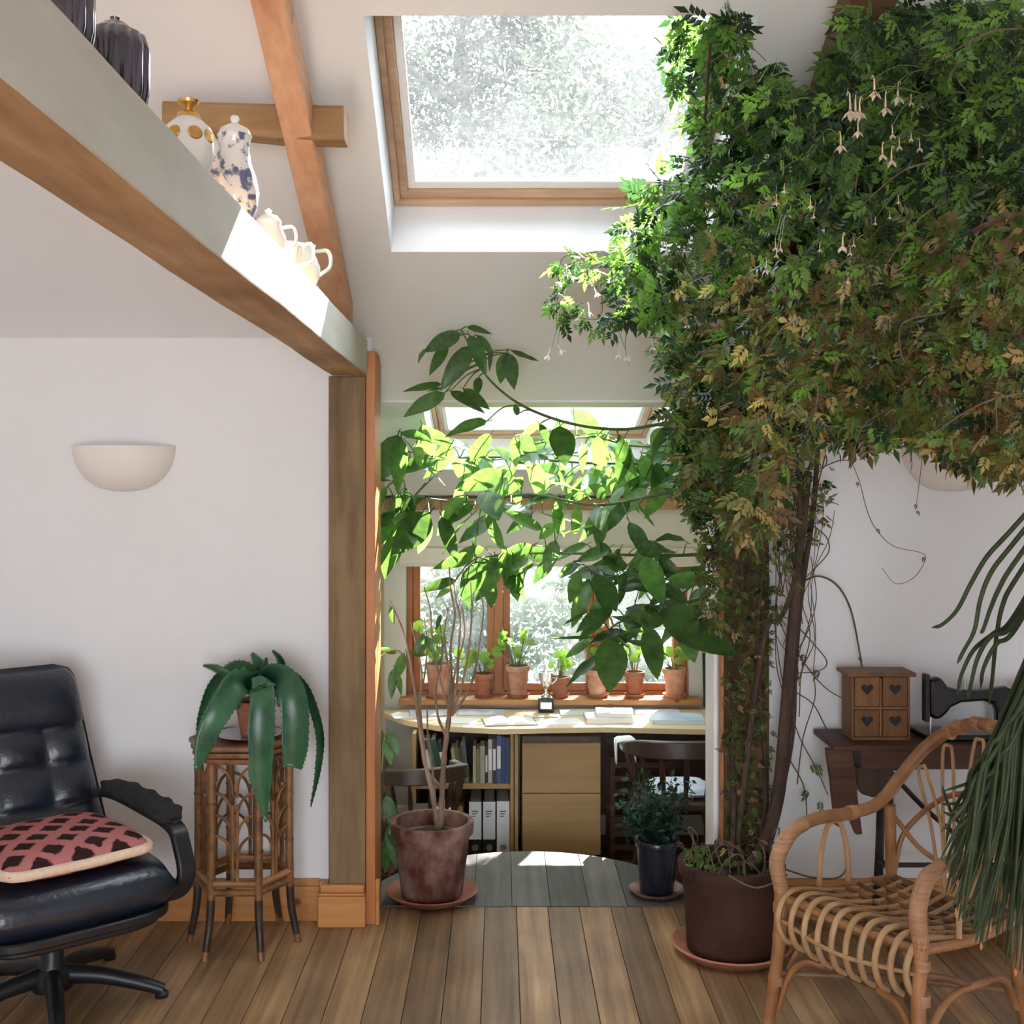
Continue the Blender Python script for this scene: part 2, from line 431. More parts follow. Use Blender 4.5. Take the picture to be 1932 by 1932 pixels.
class MB:
    def __init__(self):
        self.v = []
        self.f = []
        self.mi = []
        self.cur = 0

    def add(self, vs, fs):
        o = len(self.v)
        self.v += [Vector(p) for p in vs]
        self.f += [[o + i for i in f] for f in fs]
        self.mi += [self.cur] * len(fs)
        return self

    def box(self, c, s, rot=None):
        c = Vector(c)
        hx, hy, hz = s[0] / 2, s[1] / 2, s[2] / 2
        vs = [Vector((x, y, z)) for z in (-hz, hz) for y in (-hy, hy) for x in (-hx, hx)]
        if rot is not None:
            R = rot if isinstance(rot, Matrix) else Euler(rot).to_matrix()
            vs = [R @ p for p in vs]
        return self.add([p + c for p in vs], [(0, 2, 3, 1), (4, 5, 7, 6), (0, 1, 5, 4), (2, 6, 7, 3), (0, 4, 6, 2), (1, 3, 7, 5)])

    def span(self, x0, x1, y0, y1, z0, z1):
        return self.box(((x0 + x1) / 2, (y0 + y1) / 2, (z0 + z1) / 2), (abs(x1 - x0), abs(y1 - y0), abs(z1 - z0)))

    def hexa(self, p):
        """eight corners: bottom loop then top loop"""
        return self.add(p, [(3, 2, 1, 0), (4, 5, 6, 7), (0, 1, 5, 4), (1, 2, 6, 5), (2, 3, 7, 6), (3, 0, 4, 7)])

    def tube(self, pts, r, n=8, cap=True, closed=False):
        P = [Vector(p) for p in pts]
        m = len(P)
        R = list(r) if hasattr(r, '__len__') else [r] * m
        if len(R) != m:
            R = [R[0] + (R[-1] - R[0]) * i / (m - 1) for i in range(m)] if len(R) == 2 else \
                [float(np.interp(i / (m - 1), np.linspace(0, 1, len(R)), R)) for i in range(m)]
        T = []
        for i in range(m):
            if closed:
                d = P[(i + 1) % m] - P[i - 1]
            else:
                d = P[min(i + 1, m - 1)] - P[max(i - 1, 0)]
            T.append(d.normalized() if d.length > 1e-9 else Vector((0, 0, 1)))
        a = Vector((0, 0, 1)) if abs(T[0].z) < 0.9 else Vector((1, 0, 0))
        u = T[0].cross(a).normalized()
        vs, fs = [], []
        for i in range(m):
            u = (u - T[i] * u.dot(T[i]))
            u = u.normalized() if u.length > 1e-9 else T[i].orthogonal().normalized()
            b = T[i].cross(u)
            for k in range(n):
                an = 2 * PI * k / n
                vs.append(P[i] + (u * math.cos(an) + b * math.sin(an)) * R[i])
        for i in range(m if closed else m - 1):
            j = (i + 1) % m
            for k in range(n):
                k2 = (k + 1) % n
                fs.append((i * n + k, i * n + k2, j * n + k2, j * n + k))
        if cap and not closed:
            fs.append(tuple(reversed(range(n))))
            fs.append(tuple((m - 1) * n + k for k in range(n)))
        return self.add(vs, fs)

    def lathe(self, prof, c=(0, 0, 0), n=32, flute=0.0, nf=12, squash=1.0, rot=None):
        c = Vector(c)
        vs, fs = [], []
        for (r, z) in prof:
            for k in range(n):
                a = 2 * PI * k / n
                rr = r * (1 + flute * abs(math.cos(nf * a / 2)))
                p = Vector((rr * math.cos(a), rr * math.sin(a) * squash, z))
                if rot is not None:
                    p = rot @ p
                vs.append(p + c)
        for i in range(len(prof) - 1):
            for k in range(n):
                k2 = (k + 1) % n
                fs.append((i * n + k, i * n + k2, (i + 1) * n + k2, (i + 1) * n + k))
        if prof[0][0] > 1e-6:
            fs.append(tuple(reversed(range(n))))
        if prof[-1][0] > 1e-6:
            fs.append(tuple((len(prof) - 1) * n + k for k in range(n)))
        return self.add(vs, fs)

    def prism(self, poly, z0, z1, f=None):
        """extrude a 2-d outline; f maps (a, b, h) to a point"""
        f = f or (lambda a, b, h: (a, b, h))
        n = len(poly)
        vs = [f(a, b, z0) for a, b in poly] + [f(a, b, z1) for a, b in poly]
        fs = [tuple(reversed(range(n))), tuple(range(n, 2 * n))] + [(i, (i + 1) % n, n + (i + 1) % n, n + i) for i in range(n)]
        return self.add(vs, fs)

    def pillow(self, sx, sy, sz, c=(0, 0, 0), n=10, p=3.0, rot=None):
        """soft rounded pad"""
        c = Vector(c)
        vs, fs = [], []
        for side in (1, -1):
            o = len(vs)
            for i in range(n + 1):
                for j in range(n + 1):
                    a, b = -1 + 2 * i / n, -1 + 2 * j / n
                    h = max(0.0, (1 - abs(a) ** p) * (1 - abs(b) ** p)) ** 0.5
                    k = 1 - 0.06 * (a * a * b * b)
                    q = Vector((a * sx / 2 * k, b * sy / 2 * k, side * sz / 2 * h))
                    if rot is not None:
                        q = rot @ q
                    vs.append(q + c)
            for i in range(n):
                for j in range(n):
                    q = (o + i * (n + 1) + j, o + (i + 1) * (n + 1) + j, o + (i + 1) * (n + 1) + j + 1, o + i * (n + 1) + j + 1)
                    fs.append(q if side > 0 else tuple(reversed(q)))
        return self.add(vs, fs)

    def build(self, name, m, parent=None, smooth=False, bevel=0.0, world=False, weld=False):
        me = bpy.data.meshes.new(name)
        off = parent.matrix_basis.inverted() if (parent is not None and world) else None
        vs = [tuple(off @ p) if off is not None else tuple(p) for p in self.v]
        me.from_pydata(vs, [], self.f)
        ms = m if isinstance(m, (list, tuple)) else [m]
        for x in ms:
            me.materials.append(mat(x))
        if len(ms) > 1:
            me.polygons.foreach_set('material_index', self.mi)
        if weld:
            bm = bmesh.new()
            bm.from_mesh(me)
            bmesh.ops.remove_doubles(bm, verts=bm.verts, dist=1e-5)
            bmesh.ops.recalc_face_normals(bm, faces=bm.faces)
            bm.to_mesh(me)
            bm.free()
        if smooth:
            me.polygons.foreach_set('use_smooth', [True] * len(me.polygons))
            if smooth != 'all':
                me.set_sharp_from_angle(angle=math.radians(45))
        me.update()
        o = bpy.data.objects.new(name, me)
        COL.objects.link(o)
        if parent is not None:
            o.parent = parent
        if bevel:
            b = o.modifiers.new('bevel', 'BEVEL')
            b.width = bevel
            b.segments = 2
            b.limit_method = 'ANGLE'
            b.angle_limit = math.radians(40)
        return o


def thing(name, label, cat, loc=(0, 0, 0), rotz=0.0, group=None):
    o = bpy.data.objects.new(name, None)
    COL.objects.link(o)
    o.empty_display_size = 0.05
    o.location = loc
    o.rotation_euler = (0, 0, rotz)
    o.matrix_basis = Matrix.Translation(Vector(loc)) @ Matrix.Rotation(rotz, 4, 'Z')
    o['label'] = label
    o['category'] = cat
    if group:
        o['group'] = group
    return o


def tag(o, label, cat, group=None):
    o['label'] = label
    o['category'] = cat
    if group:
        o['group'] = group
    return o


def struct(o, label=None):
    o['kind'] = 'structure'
    if label:
        o['label'] = label
    return o


def anchor(name, loc=(0, 0, 0), rotz=0.0):
    o = bpy.data.objects.new(name, None)
    COL.objects.link(o)
    o.matrix_basis = Matrix.Translation(Vector(loc)) @ Matrix.Rotation(rotz, 4, 'Z')
    return o


def link_copy(src, parent, M=None):
    c = src.copy()
    COL.objects.link(c)
    c.parent = parent
    if M is not None:
        c.matrix_basis = M
    return c


def obj_from(me, name, parent, M):
    o = bpy.data.objects.new(name, me)
    COL.objects.link(o)
    o.parent = parent
    o.matrix_basis = M
    return o


def pot_profile(r0, r1, h, rim=0.045, t=0.012, rt=0.012):
    """flower pot with a thick rim, open at the top"""
    return [(0.0, 0.0), (r0 * .96, 0.0), (r0, 0.006), (r0 + (r1 - r0) * (1 - rim / h), h - rim), (r1 + rt, h - rim + .004), (r1 + rt + .004, h - .006), (r1 + rt, h),
            (r1 - t + .002, h), (r1 - t, h - .01), (r0 + (r1 - r0) * .75 - t, h * .80), (r0 * .7, h * .79), (0, h * .79)]

# ================================================================== the setting
ZB = -0.27          # floor of the sunken window bay
WY = 4.28           # face of the wall that looks towards the camera
XL, XR = -2.45, 2.35
YB = -2.68          # rear wall, behind the camera


def roof(x, y, d=0.0):      # main roof slope, d measured outward along its normal
    return Vector((x, y + .5145 * d, 4.703 - .6 * y + .8575 * d))


def bayroof(x, y, d=0.0):   # shallower slope over the bay
    return Vector((x, y + .2462 * d, 1.913 - .254 * (y - 4.65) + .9692 * d))


def rslab(mb, fn, x0, x1, y0, y1, d0, d1):
    mb.hexa([fn(x0, y0, d0), fn(x1, y0, d0), fn(x1, y1, d0), fn(x0, y1, d0),
             fn(x0, y0, d1), fn(x1, y0, d1), fn(x1, y1, d1), fn(x0, y1, d1)])


# floor and its boards
fb = MB().span(XL, XR, YB, 4.40, -0.30, -0.022)
floor = struct(fb.build('floor', 'subfloor'))
PW = 0.1185
xs = np.arange(-2.43, 2.30, PW)
pl_meshes = []
for L_ in (1.15, 1.7, 2.3, 2.9):
    mb = MB().box((0, L_ / 2, -0.011), (PW - .0022, L_ - .002, 0.022))
    o = mb.build('plank', 'floor_oak', None, bevel=0.0012)
    pl_meshes.append((L_, o))
first = True
for i, x in enumerate(xs):
    y = 4.405
    k = 0
    while y > -2.5:
        L_, src = pl_meshes[(i * 7 + k * 3 + (i * i) % 5) % 4]
        k += 1
        c = link_copy(src, floor, Matrix.Translation((x + PW / 2, y - L_, 0)))
        y -= L_
for L_, src in pl_meshes:
    bpy.data.objects.remove(src)

fl2 = struct(MB().span(-.75, 1.40, 4.40, 6.36, ZB - .1, ZB).build('floor_bay', 'mahogany'))

# half-round landing of grey boards that leads down into the bay
HC, HR = (0.115, 4.405), 0.655
step = struct(anchor('half_round_step', (HC[0], HC[1], 0)), 'half-round grey boarded landing leading into the window bay')
poly = [(HR * .985 * math.cos(a), HR * .985 * math.sin(a)) for a in np.linspace(0, PI, 40)]
MB().prism(poly, ZB, -0.024).build('riser', 'mahogany', step)
NB = 9
edges = np.linspace(-HR, HR, NB + 1)
for i in range(NB):
    a, b = edges[i] + .001, edges[i + 1] - .001
    ts = np.linspace(a, b, 9)
    top = [(t, math.sqrt(max(0, HR * HR - t * t)) + .0) for t in ts]
    poly = [(b, 0.002), ] + [(t, max(yy, .004)) for t, yy in reversed(top)] + [(a, 0.002)]
    o = MB().prism(poly, -0.024, 0.004).build('board', 'grey_board', step, bevel=0.001)

# walls
struct(MB().span(XL, -0.475, WY, 4.42, 0, 2.20).build('wall_left', 'plaster'))
struct(MB().span(0.79, XR, WY, 4.42, 0, 2.20).build('wall_right', 'plaster'))
side = [(YB, 0), (4.42, 0), (4.42, 2.2), (0.8, 4.25), (YB, 2.25)]
struct(MB().prism(side, XL - .12, XL, lambda a, b, h: (h, a, b)).build('wall_west', 'plaster'))
struct(MB().prism(side, XR, XR + .12, lambda a, b, h: (h, a, b)).build('wall_east', 'plaster'))
wr = MB().span(XL, XR, YB - .12, YB, 2.25, 2.6)
wr.span(XL, -1.25, YB - .12, YB, 0, 2.3).span(1.05, XR, YB - .12, YB, 0, 2.3)  # gap between these is an added, unseen opening sized for fill light
struct(wr.build('wall_rear', 'plaster'))
struct(MB().span(-.74, -.62, 4.42, 6.36, ZB, 2.0).build('wall_bay_left', 'plaster_cream'))
struct(MB().span(1.28, 1.40, 4.42, 6.36, ZB, 2.0).build('wall_bay_right', 'plaster_cream'))
WX0, WX1, WZ0, WZ1, WWY = -.505, 1.00, .445, 1.235, 6.20
wb = MB().span(-.74, WX0, WWY, 6.36, ZB, 1.72).span(WX1, 1.40, WWY, 6.36, ZB, 1.72)
wb.span(WX0, WX1, WWY, 6.36, ZB, WZ0).span(WX0, WX1, WWY, 6.36, WZ1, 1.72)
struct(wb.build('wall_bay_window', 'plaster_cream'))

# ceilings with their skylight openings
TH = 0.27
HX0, HX1, HY0, HY1 = -.365, .685, 3.10, 3.886
cb = MB()
rslab(cb, roof, XL - .1, HX0, .8, 4.65, 0, TH)
rslab(cb, roof, HX1, XR + .1, .8, 4.65, 0, TH)
rslab(cb, roof, HX0, HX1, .8, HY0, 0, TH)
rslab(cb, roof, HX0, HX1, HY1, 4.65, 0, TH)
struct(cb.build('ceiling', 'plaster'))
cr = MB()


def rear(x, y, d=0.0):
    return Vector((x, y - .51 * d, 4.223 + (y - .8) * .593 + .86 * d))


# unseen rear slope; the opening added for light is closed to a slit
for (a, b, c, e) in ((XL - .1, -1.7, YB - .1, .8), (1.6, XR + .1, YB - .1, .8), (-1.7, 1.6, YB - .1, -1.75), (-1.7, 1.6, -1.74, .8)):
    rslab(cr, rear, a, b, c, e, 0, .25)
struct(cr.build('ceiling_rear', 'plaster'))
BX0, BX1, BY0, BY1, BTH = -.313, .70, 4.68, 5.62, .22
cb = MB()
rslab(cb, bayroof, -.75, BX0, 4.62, 6.40, 0, BTH)
rslab(cb, bayroof, BX1, 1.41, 4.62, 6.40, 0, BTH)
rslab(cb, bayroof, BX0, BX1, 4.62, BY0, 0, BTH)
rslab(cb, bayroof, BX0, BX1, BY1, 6.40, 0, BTH)
struct(cb.build('ceiling_bay', 'plaster'))


def skylight(name, fn, x0, x1, y0, y1, d, k=1.0):
    root = struct(anchor(name, fn(x0, y1, 0)))

    def ring(pname, m, a, b, d0, d1):
        for (p, q, r, s) in ((x0 + a, x1 - a, y1 - b, y1 - a), (x0 + a, x1 - a, y0 + a, y0 + b)):
            mb = MB()
            rslab(mb, fn, p, q, r, s, d0, d1)
            mb.build(pname, m, root, world=True, bevel=.003)
        for (p, q) in ((x0 + a, x0 + b), (x1 - b, x1 - a)):
            mb = MB()
            rslab(mb, fn, p, q, y0 + b, y1 - b, d0, d1)
            mb.build(pname, m, root, world=True, bevel=.003)
    ring('frame_bar', 'sash_pine', .001, .022 * k, d, d + .06)
    ring('sash_bar', 'sash_pine', .024 * k, .050 * k, d + .012, d + .05)
    ring('glazing_bead', 'white_paint', .050 * k, .078 * k, d + .026, d + .046)
    mb = MB()
    rslab(mb, fn, x0 + .074 * k, x1 - .074 * k, y0 + .074 * k, y1 - .074 * k, d + .034, d + .040)
    mb.build('pane', 'skylight_pane', root, world=True)
    return root


skylight('window_1', roof, HX0, HX1, HY0, HY1, .205)
skylight('window_2', bayroof, BX0, BX1, BY0, BY1, .155, .8)

# three-light window of the bay
win = struct(anchor('window_3', (WX0, WWY, WZ0)))
FY0, FY1 = 6.275, 6.335


def wpart(name, m, *boxes, bevel=.003):
    mb = MB()
    for b in boxes:
        mb.span(*b)
    return mb.build(name, m, win, world=True, bevel=bevel)


cut = [WX0, -.012, .522, WX1]
wpart('jamb', 'orange_pine_upright', (WX0, WX0 + .03, FY0 - .02, FY1, WZ0, WZ1))
wpart('jamb', 'orange_pine_upright', (WX1 - .03, WX1, FY0 - .02, FY1, WZ0, WZ1))
wpart('head', 'orange_pine', (WX0 + .03, WX1 - .03, FY0, FY1, WZ1 - .03, WZ1))
wpart('bottom_rail', 'orange_pine', (WX0 + .03, WX1 - .03, FY0, FY1, WZ0, WZ0 + .035))
for x in cut[1:3]:
    wpart('mullion', 'orange_pine_upright', (x - .022, x + .022, FY0 - .02, FY1, WZ0 + .035, WZ1 - .03))
for a, b in zip(cut[:-1], cut[1:]):
    a2 = a + (.032 if a == WX0 else .024)
    b2 = b - (.032 if b == WX1 else .024)
    z0, z1 = WZ0 + .038, WZ1 - .033
    wpart('casement', 'orange_pine_upright', (a2, a2 + .038, FY0 + .01, FY1 - .01, z0, z1), (b2 - .038, b2, FY0 + .01, FY1 - .01, z0, z1),
          (a2 + .038, b2 - .038, FY0 + .01, FY1 - .01, z0, z0 + .04), (a2 + .038, b2 - .038, FY0 + .01, FY1 - .01, z1 - .04, z1))
    wpart('pane', 'window_pane', (a2 + .036, b2 - .036, 6.303, 6.307, z0 + .038, z1 - .038), bevel=0)
wpart('window_sill', 'orange_pine', (WX0 - .03, WX1 + .05, 6.085, 6.272, WZ0 - .003, WZ0 + .025))
wpart('handle', 'black_iron', (.50, .512, FY0 - .035, FY0 - .02, .80, .90))

bl = thing('roller_blind', 'cream roller blind rolled up above the three-light window', 'blind', (.25, 6.17, 1.2))
MB().span(-.535, 1.03, 6.135, 6.197, 1.175, 1.262).build('cassette', 'blind_cream', bl, world=True, bevel=.006)
MB().tube([(-.52, 6.165, 1.170), (1.015, 6.165, 1.170)], .011, 10).build('bottom_bar', 'blind_cream', bl, world=True, smooth=True)

# timber frame
pl_ = struct(MB().span(-.626, -.491, 4.232, 4.36, 0, 1.99).build('timber_post', 'oak_post', bevel=.006), 'weathered oak post standing on a pine plinth block')
b = MB().span(-.660, -.488, 4.195, 4.232, 0, .112)
b.span(-.657, -.490, 4.199, 4.232, .112, .122).span(-.652, -.494, 4.205, 4.232, .122, .150)
b.span(-.660, -.627, 4.232, 4.279, 0, .150)
b.build('plinth', 'orange_pine', pl_, bevel=.004)
pr_ = struct(MB().span(.806, .968, 4.20, 4.275, 0, 1.99).build('timber_post', 'mossy_oak', bevel=.008), 'oak post overgrown by jasmine stems')
struct(MB().span(-.489, -.456, 4.228, 4.43, 0, 2.08).build('trim_1', 'orange_pine_upright', bevel=.002))
struct(MB().span(-.455, -.440, 4.226, 4.25, 0, .16).build('trim_2', 'orange_pine', bevel=.002))
struct(MB().span(.777, .792, 4.262, 4.43, 0, 2.08).build('trim_3', 'white_paint', bevel=.002))
struct(MB().span(.797, .8055, 4.21, 4.262, 0, 1.30).build('trim_4', 'orange_pine_upright', bevel=.002))
bb = MB().span(XL, -.661, 4.257, 4.2795, 0, .128).span(XL, -.661, 4.263, 4.2795, .128, .152)
struct(bb.build('baseboard_left', 'orange_pine', bevel=.003))
bb = MB().span(.972, XR, 4.257, 4.2795, 0, .128).span(.972, XR, 4.263, 4.2795, .128, .152)
struct(bb.build('baseboard_right', 'orange_pine', bevel=.003))
struct(MB().span(-.615, -.545, 5.36, 5.46, ZB, 1.73).build('bay_post', 'oak_post', bevel=.006), 'slim oak post against the side wall of the window bay')
struct(MB().span(-.619, 1.279, 6.12, 6.199, 1.46, 1.525).build('wall_plate', 'oak_beam', bevel=.006), 'oak wall plate above the bay window')


def beam(name, x0, x1, y0, y1, z0, z1, mats, label):
    """hewn timber along y with slightly wandering edges; second material on the +x face"""
    mb = MB()
    ys = np.linspace(y0, y1, 26)
    sec = []
    for i, y in enumerate(ys):
        j = lambda s: .0015 * math.sin(y * 4.3 + s) + .0008 * math.sin(y * 13.1 + 2 * s)
        sec.append([(x0 + j(0), y, z0 + j(1)), (x1 + j(2), y, z0 + j(3)), (x1 + j(2), y, z1 + .3 * j(4)), (x0 + j(0), y, z1 + .3 * j(5))])
    vs = [p for s in sec for p in s]
    n = len(ys)
    base = mb
    base.add(vs, [])
    for i in range(n - 1):
        for k in range(4):
            k2 = (k + 1) % 4
            base.f.append([i * 4 + k2, i * 4 + k, (i + 1) * 4 + k, (i + 1) * 4 + k2])
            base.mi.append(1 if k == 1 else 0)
    base.f += [[0, 1, 2, 3], [(n - 1) * 4 + k for k in (3, 2, 1, 0)]]
    base.mi += [0, 0]
    return struct(base.build(name, mats, weld=True, bevel=.005), label)


BZ0, BZ1 = 1.992, 2.124
beam('tie_beam', -.614, -.487, -1.0, 4.245, BZ0, BZ1, ['oak_beam', 'glare_painted_oak'], 'oak tie beam with skylight glare painted on one side, carrying a row of pots')
beam('tie_beam', .86, .985, -1.0, 4.27, BZ0, BZ1, ['oak_beam', 'oak_beam'], 'oak tie beam buried in jasmine')


def rafter(x0, x1, m, label, z=0.0):
    mb = MB()
    ys = [4.10, 1.1]
    p = []
    for dz in (0, .105):
        for (x, y) in ((x0, ys[1]), (x1, ys[1]), (x1, ys[0]), (x0, ys[0])):
            p.append(Vector((x, y, 2.205 + .482 * (3.95 - y) + dz + z)))
    mb.hexa(p)
    return struct(mb.build('rafter', m, bevel=.006), label)


rafter(-.603, -.52, 'pine_rafter', 'orange pine rafter rising from the oak tie beam')
rafter(.84, .955, 'dark_timber', 'dark stained rafter behind the jasmine')
# short round-edged purlin lying over the rafter
pm = MB()
pts = [(-.95, 3.30, 2.640), (-.80, 3.285, 2.622), (-.62, 3.27, 2.606), (-.50, 3.262, 2.600), (-.432, 3.26, 2.598)]
vs, fs = [], []
prof = [(-.042, -.05), (.036, -.05), (.05, -.032), (.05, .036), (.038, .046), (-.040, .046), (-.05, .034), (-.05, -.036)]
for i, p in enumerate(pts):
    k = [.72, .88, 1, 1, 1][i]
    vs += [(p[0], p[1] + a * k, p[2] + b_ * k) for a, b_ in prof]
for i in range(len(pts) - 1):
    for k in range(8):
        k2 = (k + 1) % 8
        fs.append((i * 8 + k, (i + 1) * 8 + k, (i + 1) * 8 + k2, i * 8 + k2))
fs += [tuple(range(8)), tuple(reversed(range((len(pts) - 1) * 8, len(pts) * 8)))]
pm.add(vs, fs)
wood('oak_purlin', (0.27, 0.15, 0.065), (0.46, 0.29, 0.15), axis='x', grain=2.0, across=22, rough=0.7, bump=0.3, rnd=0.05)
struct(pm.build('purlin', 'oak_purlin', weld=True, bevel=.004), 'short rough purlin end crossing above the pine rafter')

# ------------------------------------------------------------------ garden outside
gr = MB()
gx, gy = np.linspace(-16, 18, 24), np.linspace(6.45, 24, 18)
vs = [(x, y, -.45 + .0 + .05 * math.sin(x * 1.3 + y) + max(0, y - 9) * .16) for y in gy for x in gx]
fs = [(j * 24 + i, j * 24 + i + 1, (j + 1) * 24 + i + 1, (j + 1) * 24 + i) for j in range(17) for i in range(23)]
gr.add(vs, fs)
ground = struct(gr.build('garden_ground', 'lawn', smooth='all'), 'grassy garden bank outside the windows')
struct(MB().span(-16, 18, -14, 6.45, -.8, -.46).build('bounce_ground', 'bounce_pale'), 'pale ground added around the house to bounce light indoors')  # pale surface added out of view to throw light up to the ceilings


def scatter_leaves(name, m, pos, size, parent, tint_fn, asp=.5, seed=1, kind='stuff'):
    """many small folded leaves in one mesh, coloured leaf by leaf"""
    r = np.random.default_rng(seed)
    n = len(pos)
    d = r.normal(size=(n, 3))
    d /= np.linalg.norm(d, axis=1)[:, None]
    u = r.normal(size=(n, 3))
    s = np.cross(d, u)
    s /= np.linalg.norm(s, axis=1)[:, None]
    L = size * (0.6 + .8 * r.random((n, 1)))
    P = np.asarray(pos)
    v = np.stack([P - d * L / 2, P + s * L * asp / 2, P + d * L / 2, P - s * L * asp / 2], 1).reshape(-1, 3)
    f = np.arange(4 * n).reshape(-1, 4)
    me = bpy.data.meshes.new(name)
    off = np.array(parent.matrix_basis.translation) if parent is not None else np.zeros(3)
    me.from_pydata((v - off).tolist(), [], f.tolist())
    me.materials.append(mat(m))
    ca = me.color_attributes.new('tint', 'FLOAT_COLOR', 'POINT')
    cols = np.repeat(tint_fn(P, r), 4, axis=0)
    ca.data.foreach_set('color', np.concatenate([cols, np.ones((4 * n, 1))], 1).ravel())
    me.update()
    o = bpy.data.objects.new(name, me)
    COL.objects.link(o)
    o.parent = parent
    if kind:
        o['kind'] = kind
    return o


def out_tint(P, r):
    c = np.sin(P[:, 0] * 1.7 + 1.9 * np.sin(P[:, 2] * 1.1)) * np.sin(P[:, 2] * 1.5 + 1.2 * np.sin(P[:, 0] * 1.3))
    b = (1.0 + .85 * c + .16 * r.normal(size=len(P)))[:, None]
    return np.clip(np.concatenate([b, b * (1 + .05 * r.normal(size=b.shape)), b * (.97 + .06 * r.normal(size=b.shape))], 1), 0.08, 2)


def tree(x, y, z0, h, rx, n, label, seed, low=.22, size=.095, group='trees beyond the skylights'):
    t = thing('garden_tree', label, 'tree', (x, y, z0), group=group)
    r = np.random.default_rng(seed)
    tr = MB()
    top = Vector((x + r.normal() * .3, y + r.normal() * .3, z0 + h * .85))
    tr.tube(catmull([(x, y, z0), (x + r.normal() * .1, y, z0 + h * .3), (x + r.normal() * .2, y, z0 + h * .6), top], 4), [.17, .13, .09, .03], 7)
    tr.build('trunk', 'bark_out', t, world=True, smooth=True)
    br = MB()
    pts = []
    for k in range(34):
        a = r.random() * 2 * PI
        zb = z0 + h * (low * .8 + .62 * r.random())
        ln = rx * (.55 + .55 * r.random())
        e = Vector((x + math.cos(a) * ln, y + math.sin(a) * ln * .8, zb + ln * (.15 + .5 * r.random())))
        mid = (Vector((x, y, zb)) + e) / 2 + Vector((0, 0, .15))
        c = catmull([(x, y, zb), mid, e], 5)
        br.tube(c, [.035, .006], 5)
        for q in range(5):
            i0 = 3 + q
            tw = c[min(i0, len(c) - 1)] + Vector(r.normal(size=3) * .45)
            br.tube([c[min(i0, len(c) - 1)], tw], [.010, .003], 4)
            pts.append(tw)
        pts += c[3:]
    br.build('branches', 'bark_out', t, world=True, smooth=True)['kind'] = 'stuff'
    C = np.array([tuple(p) for p in pts])
    idx = r.integers(0, len(C), n)
    pos = C[idx] + r.normal(size=(n, 3)) * np.array([.38, .38, .30])
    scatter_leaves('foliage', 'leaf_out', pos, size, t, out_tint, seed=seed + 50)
    return t


tree(-3.3, 11.8, .0, 7.8, 2.1, 20000, 'leafy garden tree over the oak post side of the skylight', 11)
tree(-.6, 15.6, .6, 9.4, 2.1, 22000, 'tallest leafy garden tree, straight behind the big skylight', 12)
tree(1.5, 12.6, .1, 7.2, 1.6, 15000, 'thin-branched garden tree behind the jasmine side of the skylight', 13)
tree(3.75, 15.6, .6, 8.4, 1.15, 5000, 'slender unseen tree added to dapple the sun at the bay window', 14)  # out of view, added to break up sun through the bay window


def shrub(x, y, z0, h, rx, n, label, seed, size=.058):
    t = thing('garden_shrub', label, 'shrub', (x, y, z0), group='shrubs outside the bay window')
    r = np.random.default_rng(seed)
    st = MB()
    pts = []
    for k in range(16):
        a = r.random() * 2 * PI
        e = Vector((x + math.cos(a) * rx * (.3 + .7 * r.random()), y + math.sin(a) * rx * .6 * r.random(), z0 + h * (.55 + .45 * r.random())))
        c = catmull([(x + r.normal() * .08, y, z0), (Vector((x, y, z0)) + e) / 2 + Vector((0, 0, .08)), e], 5)
        st.tube(c, [.014, .004], 5)
        pts += c[2:]
    st.build('stem', 'bark_out', t, world=True, smooth=True)
    C = np.array([tuple(p) for p in pts])
    pos = C[r.integers(0, len(C), n)] + r.normal(size=(n, 3)) * np.array([.16, .12, .16])
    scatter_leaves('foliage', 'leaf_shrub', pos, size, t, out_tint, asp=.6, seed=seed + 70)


shrub(-1.15, 8.9, -.45, 1.45, .75, 4200, 'low dense shrub outside the first window light', 21)
shrub(-.1, 9.5, -.4, 1.75, .8, 4600, 'tall feathery shrub outside the first mullion', 22)
shrub(.85, 9.0, -.45, 1.5, .75, 4200, 'round shrub outside the middle window light', 23)
shrub(1.75, 9.4, -.4, 1.7, .85, 4200, 'broad shrub outside the last window light', 24)

